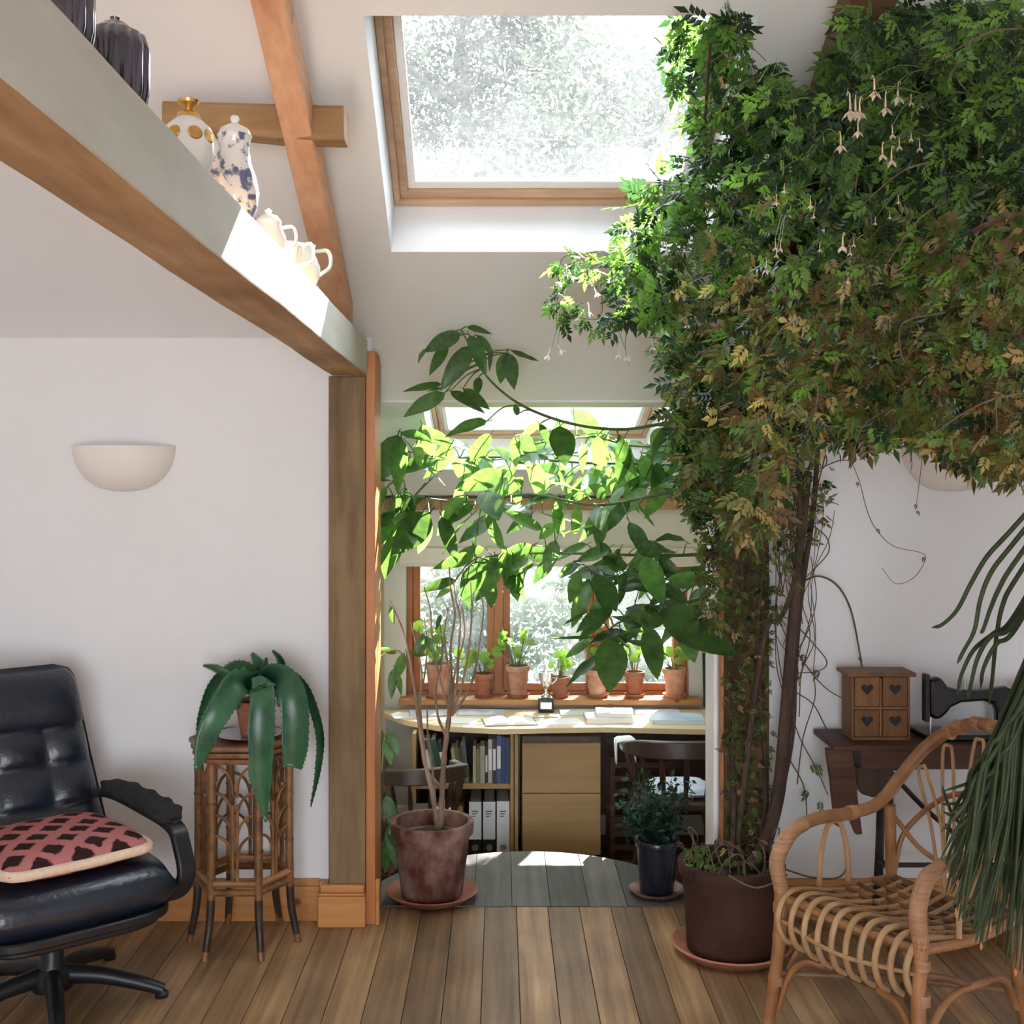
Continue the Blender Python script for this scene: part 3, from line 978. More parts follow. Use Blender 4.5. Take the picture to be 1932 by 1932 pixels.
# ================================================================== helpers for plants
def strap(mb, pts, widths, thick=.008, up=Vector((0, -1, .4)), channel=.25, n=6, sub=6, teeth=0.0):
    """long fleshy leaf along a curve: crescent section that tapers to the tip"""
    C = catmull(pts, sub)
    m = len(C)
    W = [float(np.interp(i / (m - 1), np.linspace(0, 1, len(widths)), widths)) for i in range(m)]
    vs, fs = [], []
    prev = None
    for i in range(m):
        t = (C[min(i + 1, m - 1)] - C[max(i - 1, 0)]).normalized()
        nrm = up - t * up.dot(t)
        if prev is not None and nrm.length < .45:
            nrm = prev - t * prev.dot(t)
        elif prev is not None:
            if nrm.dot(prev) < 0 and nrm.length < .7:
                nrm = -nrm
            nrm = nrm.normalized() * .6 + (prev - t * prev.dot(t)) * .4
        nrm.normalize()
        prev = nrm
        s = t.cross(nrm)
        for side in (0, 1):
            for k in range(n + 1):
                a = -1 + 2 * k / n
                if side:
                    a = -a
                h = channel * W[i] * (a * a) * .5
                th = thick * (1 - a * a) * (W[i] / max(widths)) ** .5
                vs.append(C[i] + s * (a * W[i] / 2) + nrm * (h - (th if side else 0)))
    q = 2 * (n + 1)
    for i in range(m - 1):
        for k in range(q):
            k2 = (k + 1) % q
            fs.append((i * q + k, i * q + k2, (i + 1) * q + k2, (i + 1) * q + k))
    fs.append(tuple(range(q)))
    fs.append(tuple(reversed(range((m - 1) * q, m * q))))
    mb.add(vs, fs)
    if teeth:
        for i in range(1, m - 1):
            for e, a in ((0, -1), (n, 1)):
                p0 = vs[i * q + e]
                t = (C[i + 1] - C[i - 1]).normalized()
                out = (p0 - C[i]).normalized()
                mb.add([p0 - t * .004, p0 + t * .004, p0 + out * teeth + t * .004], [(0, 1, 2)])


def leaf_mesh(name, m, width=.42, droop=.18, fold=.12, segs=8, wave=.0):
    """broad pointed leaf along +x of unit length, lying in xy with z up"""
    vs, fs = [], []
    for i in range(segs + 1):
        t = i / segs
        wv = width / 2 * (math.sin(PI * min(1, t * .97 + .03) ** .82) ** .85) if 0 < i < segs else .004
        z = -droop * t * t
        zz = wave * math.sin(t * 14)
        vs += [(t, -wv, z + fold * wv + zz), (t, 0, z - .01), (t, wv, z + fold * wv - zz)]
    for i in range(segs):
        for k in range(2):
            fs.append((i * 3 + k, (i + 1) * 3 + k, (i + 1) * 3 + k + 1, i * 3 + k + 1))
    # leaf stalk
    o = len(vs)
    vs += [(-.14, -.008, .012), (-.14, .008, .012), (-.14, 0, -.004), (.02, -.008, .004), (.02, .008, .004), (.02, 0, -.012)]
    fs += [(o, o + 1, o + 4, o + 3), (o + 1, o + 2, o + 5, o + 4), (o + 2, o, o + 3, o + 5)]
    me = bpy.data.meshes.new(name)
    me.from_pydata(vs, [], fs)
    me.materials.append(mat(m))
    me.polygons.foreach_set('use_smooth', [True] * len(me.polygons))
    me.update()
    return me


def aim(base, tip, face, L=None, wscale=1.0):
    """matrix that lays a unit leaf from base to tip with its upper side turned to `face`"""
    x = (tip - base)
    ln = L or x.length
    x.normalize()
    z = face - x * face.dot(x)
    if z.length < 1e-4:
        z = x.orthogonal()
    z.normalize()
    y = z.cross(x)
    M = Matrix((x, y, z)).transposed().to_4x4()
    return Matrix.Translation(base) @ M @ Matrix.Diagonal((ln, ln * wscale, ln, 1))


# ================================================================== left side of the room
# wall lamps
def sconce(X, label):
    t = thing('wall_lamp', label, 'lamp', (X, WY, 1.65), group='plaster wall lamps')
    mb = MB()
    R, H, ns = .187, .165, 24
    prof = []
    for k in range(11):
        a = k / 10 * PI / 2
        prof.append((R * math.cos(a) ** .8 if k < 10 else .004, .085 - H * math.sin(a)))
    outer = prof
    inner = [(max(r - .008, .002), z + .006) for r, z in prof]
    full = [inner[k] for k in range(10, -1, -1)] + outer
    full[10] = (R - .008, .085)
    vs, fs = [], []
    for (r, z) in full:
        for k in range(ns + 1):
            a = PI + PI * k / ns
            vs.append((r * math.cos(a), r * math.sin(a) * .8 - .001, z))
    for i in range(len(full) - 1):
        for k in range(ns):
            fs.append((i * (ns + 1) + k, i * (ns + 1) + k + 1, (i + 1) * (ns + 1) + k + 1, (i + 1) * (ns + 1) + k))
    mb.add(vs, fs)
    mb.build('shade', 'lamp_plaster', t, smooth=True)
    MB().box((0, -.006, .055), (.09, .010, .05)).build('back_plate', 'lamp_plaster', t)
    MB().tube([(0, -.012, .05), (0, -.05, .05)], .012, 10).build('bulb_holder', 'white_paint', t, smooth=True)


sconce(-1.381, 'half-bowl plaster wall lamp above the leather armchair')
sconce(1.655, 'half-bowl plaster wall lamp behind the hanging jasmine')

# leather swivel armchair
rc = thing('swivel_armchair', 'dark blue-black leather swivel armchair with tufted back and curved arms', 'armchair', (-1.385, 3.60, 0), math.radians(40))


def back_surface():
    mb = MB()
    nu, nv = 36, 40
    vs, fs = [], []
    for side in (0, 1):
        for j in range(nv + 1):
            v = j / nv
            hw = .275 - .055 * v ** 1.5
            # rounded top corners
            if v > .86:
                q = (v - .86) / .14
                hw *= math.sqrt(max(0.0, 1 - (q * .62) ** 2.6)) if q < 1 else .70
            for i in range(nu + 1):
                u = -1 + 2 * i / nu
                e = (1 - abs(u) ** 5) * (1 - abs(2 * v - 1) ** 14)
                e = max(e, 0) ** .5
                if side == 0:
                    th = .065 * e
                    if v < .66:
                        cu = abs(math.sin(1.5 * PI * (u + 1) * .98 + .05))
                        cv = abs(math.sin(PI * v / .66 * 3))
                        th += .046 * e * (cu ** .4) * (cv ** .4) - .024
                    else:
                        th += .038 * e * math.sin(PI * min(1, (v - .66) / .34 + .05)) ** .5 - .008
                    y = .235 + .20 * v + .035 * math.sin(PI * v) - th
                else:
                    y = .235 + .20 * v + .035 * math.sin(PI * v) + .035 * e
                vs.append((u * hw, y, .40 + .575 * v))
    m = (nu + 1) * (nv + 1)
    for side in (0, 1):
        for j in range(nv):
            for i in range(nu):
                q = [side * m + j * (nu + 1) + i, side * m + j * (nu + 1) + i + 1, side * m + (j + 1) * (nu + 1) + i + 1, side * m + (j + 1) * (nu + 1) + i]
                fs.append(q if side == 0 else q[::-1])
    mb.add(vs, fs)
    rim = []
    for i in range(nu):
        rim.append((i + 1, i, m + i, m + i + 1))
        a = nv * (nu + 1) + i
        rim.append((a, a + 1, m + a + 1, m + a))
    for j in range(nv):
        a = j * (nu + 1)
        rim.append((a, a + nu + 1, m + a + nu + 1, m + a))
        a = j * (nu + 1) + nu
        rim.append((a + nu + 1, a, m + a, m + a + nu + 1))
    for f in rim:
        mb.f.append(list(f))
        mb.mi.append(0)
    return mb


back_surface().build('backrest', 'leather', rc, smooth='all', weld=True)
MB().pillow(.60, .60, .155, (0, -.02, .375), n=16, p=7).build('seat', 'leather', rc, smooth='all', weld=True)
sp = MB()
for z, s, t in ((.300, .585, .03), (.278, .54, .03)):
    poly = [(s / 2 * math.copysign(abs(math.cos(a)) ** .45, math.cos(a)), s / 2 * math.copysign(abs(math.sin(a)) ** .45, math.sin(a)) - .02) for a in np.linspace(0, 2 * PI, 40, endpoint=False)]
    sp.prism(poly, z - t / 2, z + t / 2)
sp.build('seat_pan', 'black_plastic', rc, smooth=True, bevel=.008)
for sx in (1, -1):
    arm = MB()
    # wide bent arm strap
    cs = catmull([(sx * .245, -.16, .300), (sx * .300, -.225, .325), (sx * .318, -.262, .39), (sx * .316, -.235, .475), (sx * .312, -.185, .526), (sx * .305, 0, .540), (sx * .285, .20, .552), (sx * .24, .26, .555)], 6)
    vs, fs = [], []
    for i, p in enumerate(cs):
        t = (cs[min(i + 1, len(cs) - 1)] - cs[max(i - 1, 0)]).normalized()
        s = Vector((1, 0, 0))
        n_ = t.cross(s).normalized()
        wd, th = .027, .014
        vs += [p + s * wd + n_ * th, p - s * wd + n_ * th, p - s * wd - n_ * th, p + s * wd - n_ * th]
    for i in range(len(cs) - 1):
        for k in range(4):
            fs.append((i * 4 + k, i * 4 + (k + 1) % 4, (i + 1) * 4 + (k + 1) % 4, (i + 1) * 4 + k))
    fs += [(0, 1, 2, 3), tuple(len(vs) - 4 + k for k in (3, 2, 1, 0))]
    arm.add(vs, fs)
    ao = arm.build('arm', 'black_plastic', rc, smooth=True, bevel=.006, weld=True)
    pad = MB()
    ps = catmull([(sx * .312, -.20, .546), (sx * .31, -.10, .562), (sx * .295, .08, .572), (sx * .265, .26, .580)], 12)
    m = len(ps)
    vs, fs = [], []
    for i, p in enumerate(ps):
        e = min(1, 4 * min(i, m - 1 - i) / m + .35)
        for k in range(14):
            a = 2 * PI * k / 14
            rr = e * (1 + .13 * math.sin(3.0 * a + i * .9))
            vs.append(p + Vector((math.cos(a) * .046 * rr, 0, math.sin(a) * .030 * rr)))
    for i in range(m - 1):
        for k in range(14):
            fs.append((i * 14 + k, i * 14 + (k + 1) % 14, (i + 1) * 14 + (k + 1) % 14, (i + 1) * 14 + k))
    fs += [tuple(range(14)), tuple(reversed(range((m - 1) * 14, m * 14)))]
    pad.add(vs, fs)
    pad.build('arm_pad', 'arm_fabric', ao, smooth='all')
MB().lathe([(0, .06), (.045, .06), (.05, .10), (.034, .13), (.034, .265), (.11, .27), (0, .272)], n=24).build('column', 'black_plastic', rc, smooth=True)
hub = MB().lathe([(0, .045), (.06, .045), (.065, .09), (.05, .11), (0, .11)], n=20)
hub.build('base_hub', 'black_plastic', rc, smooth=True)
for k in range(5):
    a = math.radians(38 + 72 * k)
    c, s = math.cos(a), math.sin(a)
    lg = MB()
    cs = catmull([(c * .04, s * .04, .085), (c * .15, s * .15, .075), (c * .27, s * .27, .045), (c * .335, s * .335, .022)], 5)
    lg.tube(cs, [.030, .026, .022, .018], 10)
    lo = lg.build('base_leg', 'black_plastic', rc, smooth=True)
    MB().lathe([(0, 0), (.02, 0), (.022, .012), (.012, .022), (0, .022)], (c * .33, s * .33, 0), n=14).build('glide', 'black_plastic', lo, smooth=True)

cu = thing('seat_cushion', 'pink crochet cushion with dark brown lozenges and cream piping', 'cushion', (-1.385 + .01, 3.60 - .03, .468), math.radians(43))
MB().pillow(.46, .46, .095, (0.0, -.02, .030), n=22, p=4).build('cover', 'crochet', cu, smooth='all', weld=True)
pts = []
for k in range(64):
    a = 2 * PI * k / 64
    c, s = math.cos(a), math.sin(a)
    q = 1 / max(abs(c), abs(s)) * .95 if False else (abs(c) ** 8 + abs(s) ** 8) ** (-1 / 8)
    pts.append((.226 * c * q * .985, .226 * s * q * .985 - .02, .024 + .006 * abs(c * s)))
MB().tube(pts, .0155, 8, closed=True).build('piping', 'cream_piping', cu, smooth='all')

# hexagonal bamboo plant stand
SX, SY = -.897, 4.07
ps = thing('plant_stand', 'hexagonal brown bamboo plant stand with arched cane panels', 'plant stand', (SX, SY, 0))
ang = [math.radians(60 * k) for k in range(6)]
RT, RB_, RF = .158, .160, .190
ZT, ZR = .715, .235
hexp = [(.185 * math.cos(a), .185 * math.sin(a)) for a in ang]
MB().prism(hexp, ZT - .012, ZT).build('tabletop', 'bamboo_brown', ps, bevel=.003)
for lev, rr in ((ZT - .008, .183), (ZT - .030, .176), (ZT - .052, .170)):
    for k in range(6):
        a, b = ang[k], ang[(k + 1) % 6]
        MB().tube([(rr * math.cos(a), rr * math.sin(a), lev), (rr * math.cos(b), rr * math.sin(b), lev)], .011, 8).build('top_rail', 'bamboo_brown', ps, smooth=True)
for k in range(6):
    c, s = math.cos(ang[k]), math.sin(ang[k])
    cs = catmull([(c * RT, s * RT, ZT - .06), (c * RT, s * RT, .5), (c * RB_, s * RB_, ZR), (c * .165, s * .165, .13), (c * .178, s * .178, .06), (c * RF, s * RF, 0.0)], 4)
    lo = MB().tube(cs, [.0150, .0145, .014, .0125, .0115], 10).build('leg', ['bamboo_brown', 'bamboo_black'], ps, smooth=True)
    for p in lo.data.polygons:
        p.material_index = 1 if p.center.z < ZR - .02 and p.center.z > .035 else 0
    for z in (.36, .52):
        MB().tube([(c * RT, s * RT, z - .004), (c * RT, s * RT, z + .004)], .0165, 10).build('node_ring', 'bamboo_brown', lo, smooth=True)
    k2 = (k + 1) % 6
    A = Vector((c * RB_, s * RB_, 0))
    B = Vector((math.cos(ang[k2]) * RB_, math.sin(ang[k2]) * RB_, 0))
    for dz in (-.016, .014):
        MB().tube([A + Vector((0, 0, ZR + dz)), B + Vector((0, 0, ZR + dz))], .0125, 8).build('lower_rail', 'bamboo_brown' if dz < 0 else 'rattan', ps, smooth=True)
    Mi = (A + B) / 2
    t = (B - A).normalized()
    for e in (-.008, .008):
        MB().tube([Mi + t * e + Vector((0, 0, ZR)), Mi + t * e + Vector((0, 0, ZT - .20))], .006, 6).build('cane', 'bamboo_brown', ps, smooth=True)
    for sgn, Q in ((-1, A), (1, B)):
        ln = (Q - Mi).length - .014
        for zt, fo in ((ZT - .07, 1.0), (ZT - .16, 1), (ZT - .235, 1), (ZT - .305, 1)):
            pts = []
            for q in range(9):
                w_ = q / 8 * PI / 2
                pts.append(Mi + t * sgn * (.008 + (ln - .008) * (1 - math.cos(w_))) + Vector((0, 0, zt - .085 + .085 * math.sin(w_))))
            pts = [Vector((p.x, p.y, min(p.z, ZT - .06))) for p in pts]
            pts[0].z -= .02
            MB().tube(pts, .0052, 6).build('arch', 'bamboo_brown', ps, smooth=True)

pt = thing('saucer_plate', 'round silvery plate under the spiky potted plant', 'plate', (SX + .02, SY, ZT))
MB().lathe([(0, .0), (.07, .0), (.115, .012), (.117, .015), (.07, .005), (0, .005)], n=36).build('plate', 'pewter', pt, smooth=True)
al = thing('potted_aloe', 'spiky succulent with long drooping green leaves on the bamboo stand', 'plant', (SX + .035, SY, ZT + .005))
MB().lathe(pot_profile(.045, .066, .125, .03, .008, .006), n=28).build('pot', 'terracotta', al, smooth=True)
MB().lathe([(0, .105), (.056, .105), (.03, .118), (0, .12)], n=20).build('soil', 'soil', al, smooth=True)


def z4(x, y, Y):
    return at(x / 2.76, 1200 + y / 2.76, Y)


AL = [([(1370, 330, 4.07), (1330, 225, 4.03), (1235, 250, 3.93), (1140, 400, 3.87), (1070, 540, 3.86), (1022, 700, 3.87)], [.05, .075, .078, .07, .055, .012], (0, -1, .2)),
      ([(1375, 330, 4.05), (1372, 222, 3.96), (1370, 300, 3.86), (1365, 500, 3.83), (1362, 740, 3.84), (1385, 970, 3.86)], [.05, .060, .066, .072, .060, .006], (0, -1, .2)),
      ([(1380, 330, 4.07), (1405, 215, 4.01), (1490, 235, 3.93), (1535, 350, 3.90), (1540, 560, 3.90), (1525, 685, 3.91)], [.05, .068, .074, .076, .072, .052], (0, -1, .2)),
      ([(1380, 330, 4.08), (1400, 200, 4.06), (1500, 200, 4.02), (1600, 290, 4.0), (1668, 500, 4.0), (1660, 690, 4.0), (1618, 890, 4.0)], [.04, .036, .036, .034, .03, .022, .004], (-.6, -1, .1)),
      ([(1365, 330, 4.09), (1310, 190, 4.08), (1215, 165, 4.11), (1110, 260, 4.15), (1050, 430, 4.165), (1032, 580, 4.17)], [.04, .036, .036, .034, .028, .01], (.6, -1, .1)),
      ([(1365, 330, 4.10), (1300, 230, 4.11), (1200, 205, 4.11), (1120, 168, 4.11), (1055, 152, 4.11)], [.03, .028, .026, .02, .003], (0, -1, .6)),
      ([(1375, 310, 4.07), (1370, 200, 4.06), (1345, 140, 4.05), (1312, 88, 4.04)], [.04, .036, .03, .008], (0, -1, .2)),
      ([(1378, 310, 4.06), (1375, 200, 4.05), (1388, 112, 4.04)], [.034, .032, .006], (0, -1, .2)),
      ([(1380, 310, 4.10), (1420, 200, 4.12), (1468, 165, 4.12), (1455, 115, 4.12), (1418, 74, 4.11)], [.03, .026, .022, .014, .003], (0, -1, .2)),
      ([(1365, 330, 4.09), (1320, 250, 4.10), (1190, 280, 4.10), (1105, 297, 4.09)], [.03, .022, .018, .003], (0, -1, .5)),
      ([(1385, 330, 4.08), (1430, 225, 4.03), (1470, 270, 3.99), (1455, 370, 3.98)], [.04, .05, .05, .01], (0, -1, .2)),
      ([(1360, 330, 4.08), (1290, 240, 4.04), (1240, 300, 4.0), (1230, 380, 4.0)], [.04, .045, .042, .01], (0, -1, .2))]
for pts, wd, up in AL:
    mb = MB()
    strap(mb, [z4(*p) for p in pts], [1.22 * v for v in wd], thick=.009, up=Vector(up), teeth=.004)
    mb.build('leaf', 'leaf_aloe', al, smooth='all', world=True)

# ------------------------------------------------------------------ pots on the tie beam
BT = BZ1 + .001


def vessel(name, label, cat, X, Y, prof, m, flute=0, nf=12, n=36, group=None):
    t = thing(name, label, cat, (X, Y, BT), group=group)
    MB().lathe(prof, n=n, flute=flute, nf=nf).build('body', m, t, smooth='all' if flute else True)
    return t


def fluted(X, Y, label, h=.125, r=.044):
    t = vessel('fluted_teapot', label, 'teapot', X, Y, [(0, 0), (r * .85, 0), (r * .9, .01), (r, .03), (r * 1.02, h * .7), (r * .9, h * .86), (r * .55, h * .93), (r * .5, h * .95), (0, h * .95)], 'lustre_glaze', flute=.10, nf=14, n=112)
    MB().lathe([(0, h * .94), (r * .5, h * .945), (r * .4, h * .99), (r * .12, h * 1.02), (r * .16, h * 1.06), (0, h * 1.09)], n=20).build('lid', 'lustre_glaze', t, smooth=True)
    MB().tube(catmull([(r * .3, r * .8, h * .75), (r * .4, r * 1.6, h * .8), (r * .4, r * 1.7, h * .45), (r * .3, r * .85, h * .25)], 6), .006, 8).build('handle', 'lustre_glaze', t, smooth=True)
    MB().tube(catmull([(-r * .2, -r * .9, h * .35), (-r * .2, -r * 1.5, h * .55), (-r * .2, -r * 1.75, h * .85)], 6), [.011, .006], 10).build('spout', 'lustre_glaze', t, smooth=True)


fluted(-.548, 1.43, 'dark lustre teapot on the tie beam, farthest from the pine rafter', .12)
fluted(-.548, 1.655, 'dark fluted lustre teapot beside the gold-lidded white pot', .128)
t = vessel('sugar_pot', 'white pot with a gold lid and gold medallions on the tie beam', 'pot', -.548, 2.045,
           [(0, 0), (.026, 0), (.030, .012), (.042, .035), (.045, .070), (.039, .098), (.024, .112), (.020, .116), (0, .116)], 'white_ceramic')
MB().lathe([(0, .114), (.022, .115), (.018, .124), (.006, .130), (.009, .136), (.018, .141), (.019, .146), (.008, .150), (0, .151)], n=24).build('lid', 'gold', t, smooth=True)
for a in (250, 300, 340, 200):
    a = math.radians(a)
    c, s = math.cos(a), math.sin(a)
    R_ = Matrix.Rotation(a, 3, 'Z') @ Matrix.Rotation(math.radians(78), 3, 'Y')
    MB().lathe([(0, 0), (.013, 0), (.011, .0025), (0, .003)], (c * .0425, s * .0425, .080), n=16, rot=R_).build('medallion', 'gold', t, smooth=True)
MB().tube(catmull([(-.035, -.015, .095), (-.062, -.035, .105), (-.066, -.038, .06), (-.038, -.018, .04)], 6), .0045, 8).build('handle', 'white_ceramic', t, smooth=True)
t = vessel('coffee_pot', 'tall blue and white willow pattern coffee pot on the tie beam', 'coffee pot', -.548, 2.40,
           [(0, 0), (.036, 0), (.038, .008), (.034, .016), (.047, .045), (.050, .075), (.044, .105), (.034, .135), (.030, .165), (.033, .185), (.036, .190), (0, .190)], 'willow_ceramic')
MB().lathe([(0, .189), (.035, .190), (.030, .203), (.014, .212), (.006, .216), (.010, .224), (.007, .231), (0, .233)], n=24).build('lid', 'white_ceramic', t, smooth=True)
MB().tube(catmull([(-.010, -.040, .07), (-.022, -.070, .10), (-.024, -.074, .145), (-.032, -.092, .175)], 6), [.014, .007], 10).build('spout', 'willow_ceramic', t, smooth=True)
MB().tube(catmull([(-.030, .012, .165), (-.066, .030, .175), (-.072, .034, .12), (-.045, .020, .07)], 6), .005, 8).build('handle', 'white_ceramic', t, smooth=True)
t = vessel('cream_jug', 'small white lidded jug in the sunlight on the tie beam', 'jug', -.548, 2.75,
           [(0, 0), (.024, 0), (.028, .010), (.040, .034), (.041, .058), (.030, .082), (.031, .092), (0, .092)], 'white_ceramic')
MB().lathe([(0, .091), (.031, .092), (.022, .105), (.005, .110), (.009, .118), (0, .124)], n=20).build('lid', 'white_ceramic', t, smooth=True)
MB().tube(catmull([(.028, .012, .08), (.054, .03, .085), (.058, .032, .05), (.036, .018, .03)], 6), .004, 8).build('handle', 'white_ceramic', t, smooth=True)
t = vessel('sauce_boat', 'white sauce boat with a wavy rim on the tie beam', 'jug', -.548, 2.95,
           [(0, 0), (.026, 0), (.024, .012), (.038, .034), (.044, .066), (.048, .080), (.044, .080), (.036, .04), (0, .03)], 'white_ceramic', flute=.08, nf=8, n=64)
MB().tube(catmull([(.03, .02, .07), (.06, .04, .09), (.066, .045, .05), (.036, .024, .03)], 6), .004, 8).build('handle', 'white_ceramic', t, smooth=True)
t = vessel('green_jug', 'pale green and white bulbous jug at the rafter foot', 'jug', -.548, 3.20,
           [(0, 0), (.030, 0), (.032, .008), (.050, .040), (.052, .070), (.038, .104), (.036, .118), (.041, .128), (.037, .128), (.032, .116), (0, .10)], 'green_ceramic')
MB().tube(catmull([(.03, .022, .115), (.066, .045, .12), (.072, .05, .08), (.044, .03, .05)], 6), .0055, 8).build('handle', 'green_ceramic', t, smooth=True)

# ================================================================== window bay
DZ = .421
dk = thing('desk', 'long birch desk with a wavy front edge under the bay window', 'desk', (.3, 5.8, ZB))
fx = [-.612, -.56, -.47, -.30, 0, .25, .5, .8, 1.05, 1.275]
fy = [6.00, 5.93, 5.80, 5.67, 5.60, 5.625, 5.645, 5.61, 5.585, 5.58]
xx = np.linspace(-.612, 1.275, 60)
poly = [(x, float(np.interp(x, fx, fy))) for x in xx] + [(1.275, 6.083), (-.612, 6.083)]
MB().prism(poly, DZ - .028, DZ).build('desktop', 'desk_birch', dk, world=True, bevel=.003)
MB().span(.066, .084, 5.645, 6.07, ZB, DZ - .028).build('side_panel', 'cabinet_beech', dk, world=True, bevel=.002)
MB().span(1.20, 1.222, 5.66, 6.07, ZB, DZ - .028).build('side_panel', 'cabinet_beech', dk, world=True, bevel=.002)
MB().span(.50, 1.199, 6.05, 6.068, ZB + .15, DZ - .028).build('modesty_panel', 'dark_stain', dk, world=True)

bk = thing('bookcase', 'low beech bookcase with two shelves under the desk', 'bookcase', (-.18, 5.85, ZB))
MB().span(-.43, -.412, 5.655, 6.06, ZB, .385).build('side_panel', 'cabinet_beech', bk, world=True, bevel=.002)
MB().span(.045, .063, 5.655, 6.06, ZB, .385).build('side_panel', 'cabinet_beech', bk, world=True, bevel=.002)
MB().span(-.412, .045, 6.045, 6.06, ZB, .385).build('back_panel', 'dark_stain', bk, world=True)
MB().span(-.412, .045, 5.66, 6.045, .116, .140).build('shelf', 'cabinet_beech', bk, world=True, bevel=.002)
MB().span(-.412, .045, 5.66, 6.045, ZB, ZB + .022).build('shelf', 'cabinet_beech', bk, world=True, bevel=.002)

BW = [(.020, .222, 3), (.019, .226, 3), (.022, .230, 6), (.018, .215, 4), (.020, .212, 7), (.014, .172, 4), (.022, .182, 5), (.018, .165, 0), (.014, .180, 2),
      (.020, .205, 9), (.015, .170, 8), (.018, .176, 0), (.016, .168, 2), (.022, .196, 4), (.026, .214, 1), (.020, .218, 9), (.024, .21, 4)]
NAMES = ['mustard', 'dark green', 'cream', 'navy blue', 'black', 'stone grey', 'mid blue', 'white-spined', 'brown', 'sage green']
x = .043
lab = {}
for i, (wd, h, c) in enumerate(BW):
    tilt = 0.0 if i < 9 else (-.10 if i < 13 else -.24)
    dp = .14 + .03 * ((i * 7) % 3) / 3
    xb = x - wd
    if i in (9, 13):
        xb -= .016
    pos = 'upright near the end panel' if i < 5 else ('upright in mid shelf' if i < 9 else ('leaning slightly on its neighbours' if i < 13 else 'leaning steeply at the open end'))
    nm = {0: 'navy blue book hard against the end panel', 1: 'navy blue book, second in from the end panel', 13: 'black book leaning steeply beside the small cream book', 16: 'black book leaning steeply, last at the open end'}.get(i)
    t = thing('book', '%s on the bookcase top shelf' % nm if nm else '%s book, %s of the bookcase top shelf%s' % (NAMES[c], pos, ', tallest' if i == 2 else ''), 'book', (xb, 5.672 + .004 * (i % 3), .1405), group='books on the top shelf of the bookcase')
    t.matrix_basis = Matrix.Translation((xb, 5.672 + .006 * (i % 3), .1405 + (abs(math.sin(tilt)) * wd if tilt else 0) * 0)) @ Matrix.Rotation(tilt, 4, 'Y')
    MB().span(.002, wd - .002, .004, dp - .003, .003, h - .003).build('pages', 'page_edge', t)
    c_ = MB().span(0, wd, 0, .003, 0, h).span(0, .002, .003, dp, 0, h).span(wd - .002, wd, .003, dp, 0, h)
    co = c_.build('cover', COVERS[c], t)
    if c in (7, 4, 6):
        MB().span(.002, wd - .002, -.0006, .0, h * .30, h * .78).build('spine_label', 'paper', co)
    x = xb - .0015

for i, (x0, kind) in enumerate([(-.020, 'all'), (-.088, 'black'), (-.156, 'black')]):
    wd, h, dp = .062, .30, .27
    t = thing('ring_binder', ['white ring binder with a plain spine beside the end panel', 'white ring binder with a black lower spine, between two binders', 'white ring binder with a black lower spine, beside the buff box file'][i],
              'binder', (x0, 5.675, ZB + .0225), group='binders on the bottom shelf')
    b = MB().span(0, wd, 0, .004, 0, h).span(0, .003, .004, dp, 0, h).span(wd - .003, wd, .004, dp, 0, h)
    b.build('cover', 'binder_white' if kind == 'all' else 'binder_black', t, bevel=.001)
    MB().span(.006, wd - .006, .01, dp - .01, .004, h - .012).build('pages', 'paper', t)
    if kind == 'black':
        MB().span(.001, wd - .001, -.001, 0, .115, h - .002).build('spine_label', 'binder_white', t)
    R_ = Matrix.Rotation(PI / 2, 3, 'X')
    MB().lathe([(.0, 0), (.016, 0), (.016, .003), (0, .003)], (wd / 2, 0.001, .075), n=20, rot=R_).build('finger_ring', 'pewter', t, smooth=True)
    ln = MB()
    for q in range(3):
        ln.span(.014, wd - .016 - .006 * q, -.0016, -.001, h - .05 - .012 * q, h - .046 - .012 * q)
    ln.build('writing', 'black_plastic', t)
for i, x0 in enumerate((-.262, -.345)):
    t = thing('box_file', ['buff box file beside the white binders', 'buff box file at the open end of the bottom shelf'][i], 'box file', (x0, 5.68, ZB + .0225), group='box files on the bottom shelf')
    MB().span(0, .078, 0, .26, 0, .27).build('body', 'box_buff', t, bevel=.002)
    MB().span(.012, .066, -.001, 0, .15, .22).build('label_card', 'page_edge', t)

cab = thing('drawer_cabinet', 'beech drawer cabinet with two plain fronts under the desk', 'cabinet', (.293, 5.86, ZB))
c = MB().span(.102, .486, 5.672, 6.07, -.205, .375)
c.build('body', 'cabinet_beech', cab, world=True, bevel=.002)
MB().span(.12, .468, 5.70, 6.05, ZB, -.205).build('plinth', 'black_plastic', cab, world=True)
d1 = MB().span(.104, .484, 5.655, 5.671, .098, .340).build('drawer', 'cabinet_beech', cab, world=True, bevel=.003)
R_ = Matrix.Rotation(PI / 2, 3, 'X')
MB().lathe([(0, -.001), (.008, -.001), (.008, .002), (0, .002)], (.447, 5.654, .222), n=16, rot=R_).build('finger_hole', 'black_plastic', d1, smooth=True)
MB().span(.104, .484, 5.655, 5.671, -.203, .093).build('drawer', 'cabinet_beech', cab, world=True, bevel=.003)
tr_ = MB().span(.104, .484, 5.658, 5.671, .345, .374).build('pencil_tray', 'dark_stain', cab, world=True, bevel=.002)
MB().span(.27, .36, 5.652, 5.658, .355, .362).build('pull', 'silver', tr_, world=True, bevel=.001)

rk = thing('wooden_rack', 'dark wooden slatted rack in the shade under the desk', 'rack', (.62, 5.9, ZB))
for xx_ in (.555, .70, .845):
    for y_ in (5.80, 6.03):
        MB().span(xx_ - .012, xx_ + .012, y_ - .012, y_ + .012, ZB, .24).build('post', 'mahogany', rk, world=True)
for k in range(7):
    for y_ in (5.784, 6.0135):
        MB().span(.54, .86, y_, y_ + .0035, ZB + .05 + .068 * k, ZB + .078 + .068 * k).build('slat', 'mahogany', rk, world=True)


